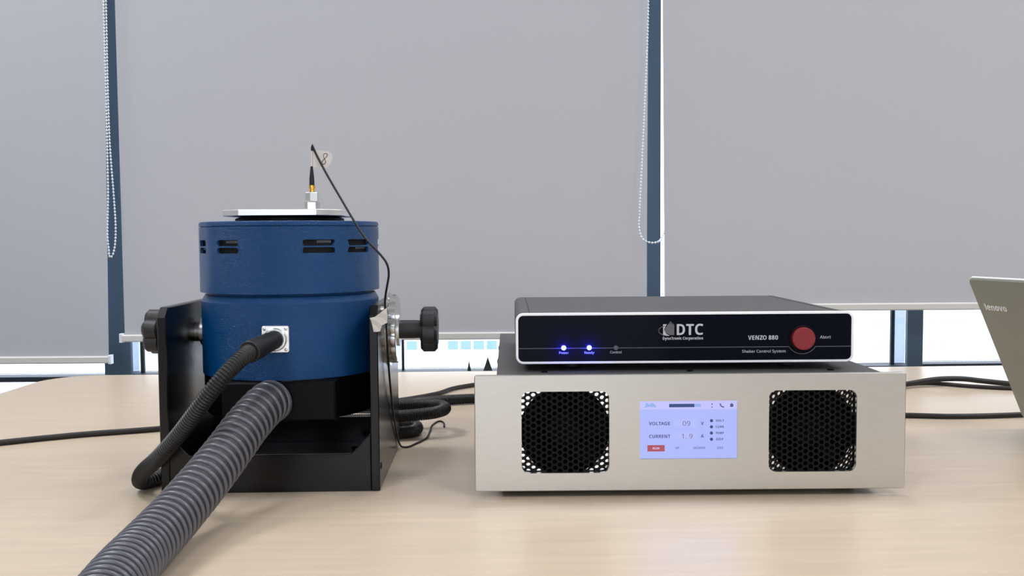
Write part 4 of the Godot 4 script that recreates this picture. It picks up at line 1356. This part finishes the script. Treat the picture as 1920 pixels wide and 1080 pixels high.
	word("lamp_text", "Power", 0.0021, at.call(0.0462, 0.1256), mats["print_light"], c, false, 0.0086)
	word("lamp_text", "Ready", 0.0021, at.call(0.0692, 0.1256), mats["print_light"], c, false, 0.0088)
	word("lamp_text", "Control", 0.0021, at.call(0.0932, 0.1258), mats["print_light"], c, false, 0.0102)
	word("abort_text", "Abort", 0.0026, at.call(0.2821, 0.1381), mats["print_light"], c, false, 0.0098)
	word("model_text", "VENZO 880", 0.0040, at.call(0.2259, 0.1381), mats["print_light"], c, true, 0.0270)
	word("system_text", "Shaker Control System", 0.0024, at.call(0.2268, 0.1257), mats["print_light"], c, false, 0.0393)
	word("maker_text", "DTC", 0.0098, at.call(0.1595, 0.1457), mats["print_light"], c, true, 0.0238)
	word("maker_text", "DynaTronic Corporation", 0.0025, at.call(0.1535, 0.1380), mats["print_light"], c, true, 0.0362)
	# emblem: light square cut by a grey ball, an orbit on its left
	var em := Node3D.new()
	em.name = "maker_emblem"
	c.add_child(em, true)
	em.position = at.call(0.1407, 0.1456)
	var ring := MB.new()
	var orb := []
	for i in 13:
		var an := deg_to_rad(118 + 140.0 * i / 12)
		orb.append(Vector3(cos(an) * 0.0092 + 0.0002 + sin(an) * 0.0012, sin(an) * 0.0046 - cos(an) * 0.0006 - 0.0006, 0.0001))
	ring.tube(orb, 0.00038, 6, 0, 0, true, 0.0008)
	obj("orbit", ring, mats["print_mid"], em)
	var hw := MB.new()
	hw.prism(PackedVector2Array([Vector2(-0.0050, -0.0052), Vector2(0.0010, -0.0052), Vector2(-0.0020, -0.0036), Vector2(-0.0044, -0.0012), Vector2(-0.0042, 0.0004), Vector2(-0.0018, 0.0052), Vector2(-0.0050, 0.0052)]), 0, 0.0002)
	obj("light_half", hw, mats["print_light"], em, 20)
	var gb := MB.new()
	var gp := PackedVector2Array([Vector2(0.0050, -0.0046), Vector2(0.0050, 0.0048), Vector2(0.0022, 0.0056), Vector2(0.0016, 0.0080), Vector2(0.0008, 0.0058), Vector2(-0.0008, 0.0048), Vector2(-0.0036, 0.0006), Vector2(-0.0036, -0.0010), Vector2(-0.0016, -0.0032), Vector2(0.0014, -0.0046)])
	gb.prism(gp, 0, 0.0002)
	obj("grey_ball", gb, mats["print_mid"], em, 20)

# ------------------------------------------------------------------ laptop, only its lid reaches into the frame
func laptop() -> void:
	var dir := Vector3(0.258, 0, 0.966)          # along the hinge, towards the camera
	var l := thing("laptop", "open grey-green laptop at the right edge, back of its lid towards us", "laptop", V(0.602, 0.0, -1.075))
	var out := Vector3(0.966, 0, -0.258)          # towards the keyboard
	var W := 0.33
	var top := Vector3(-0.084, 0.176, 0.02)
	top = (top - dir * top.dot(dir)).normalized()
	var n := dir.cross(top).normalized()          # should face away from the keyboard
	if n.dot(out) > 0:
		n = -n
	# local frame of the lid: x along the hinge as read from behind, y up the lid, z out of the back
	var bx := top.cross(n).normalized()
	var fr := Transform3D(Basis(bx, top, n), Vector3(0, 0.012, 0))
	var s := 1.0 if bx.dot(dir) > 0 else -1.0
	var lid := MB.new()
	lid.prism(MB.rrect(W, 0.186, 0.006, 5, Vector2(s * W / 2, 0.093)), -0.006, 0.0, 0.0012, fr)
	obj("lid", lid, mats["lid"], l, 25)
	var ed := MB.new()
	ed.prism(MB.rrect(W + 0.0030, 0.1880, 0.0065, 5, Vector2(s * W / 2, 0.093)), -0.0052, -0.0022, 0.0004, fr)
	obj("lid_trim", ed, mats["lid_edge"], l, 25)
	var tx := word("lid_lettering", "lenovo", 0.0078, Vector3.ZERO, mats["bezel"], l, true, 0.031)
	var sc := tx.scale
	tx.transform = fr * Transform3D(Basis(), Vector3(s * 0.0265, 0.1505, 0.0003))
	tx.scale = sc
	var base := MB.new()
	base.prism(MB.rrect(0.228, W, 0.006, 5, Vector2(0.114, -W / 2)), 0.0015, 0.0155, 0.0015, Transform3D(Basis(out, -dir, Vector3.UP), Vector3.ZERO))
	obj("keyboard_base", base, mats["keyboard_deck"], l, 25)
	var hg := MB.new()
	hg.tube([dir * 0.05 + Vector3(0, 0.012, 0), dir * 0.28 + Vector3(0, 0.012, 0)], 0.005, 12)
	obj("hinge", hg, mats["black_metal"], l)

# ------------------------------------------------------------------ plant on the floor behind the table
func plant() -> void:
	var p := thing("snake_plant", "dark pointed leaves of a potted plant rising behind the table's far edge", "plant", Vector3(-0.055, 0, -1.69))
	var pot := MB.new()
	pot.lathe([Vector2(0, 0), Vector2(0.055, 0), Vector2(0.07, 0.22), Vector2(0.073, 0.225), Vector2(0.073, 0.24), Vector2(0.066, 0.24), Vector2(0.064, 0.215), Vector2(0, 0.215)], 36)
	obj("pot", pot, mats["pot"], p)
	var so := MB.new()
	so.lathe([Vector2(0.064, 0.2155), Vector2(0.03, 0.222), Vector2(0, 0.22)], 24)
	obj("soil", so, mats["soil"], p)
	# base x, base z, tip x, tip y, width
	for d in [[-0.012, 0.0, -0.0254, 0.743, 0.014, 0.002], [0.012, 0.004, 0.0094, 0.7508, 0.024, 0.004], [0.03, -0.02, 0.055, 0.66, 0.02, -0.02], [-0.03, -0.015, -0.05, 0.62, 0.02, -0.03], [0.0, 0.025, -0.005, 0.58, 0.022, 0.035]]:
		var b := MB.new()
		var prev := []
		for i in 13:
			var t := i / 12.0
			var c := Vector3(lerpf(d[0], d[2], t), lerpf(0.216, d[3], t), lerpf(d[1], d[5], t))
			var hw: float = d[4] * (0.55 + 0.45 * sin(t * PI * 0.8)) * (1.0 if t < 0.88 else (1.0 - t) / 0.12)
			hw = maxf(hw, 0.0003)
			var row := [c + Vector3(-hw, 0, 0.003), c + Vector3(0, 0, -0.0015), c + Vector3(hw, 0, 0.003), c + Vector3(0, 0, 0.0015)]
			if prev.size():
				for k in 4:
					var nn := ((row[k] + row[(k + 1) % 4]) / 2 - c + Vector3(0, 0, 0.0 if k != 2 and k != 3 else 0.002)) as Vector3
					nn = Vector3(0, 0, -1) if k < 2 else Vector3(0, 0, 1)
					b.quad(prev[k], prev[(k + 1) % 4], row[(k + 1) % 4], row[k], nn)
			prev = row
		obj("leaf", b, mats["leaf"], p, 40)
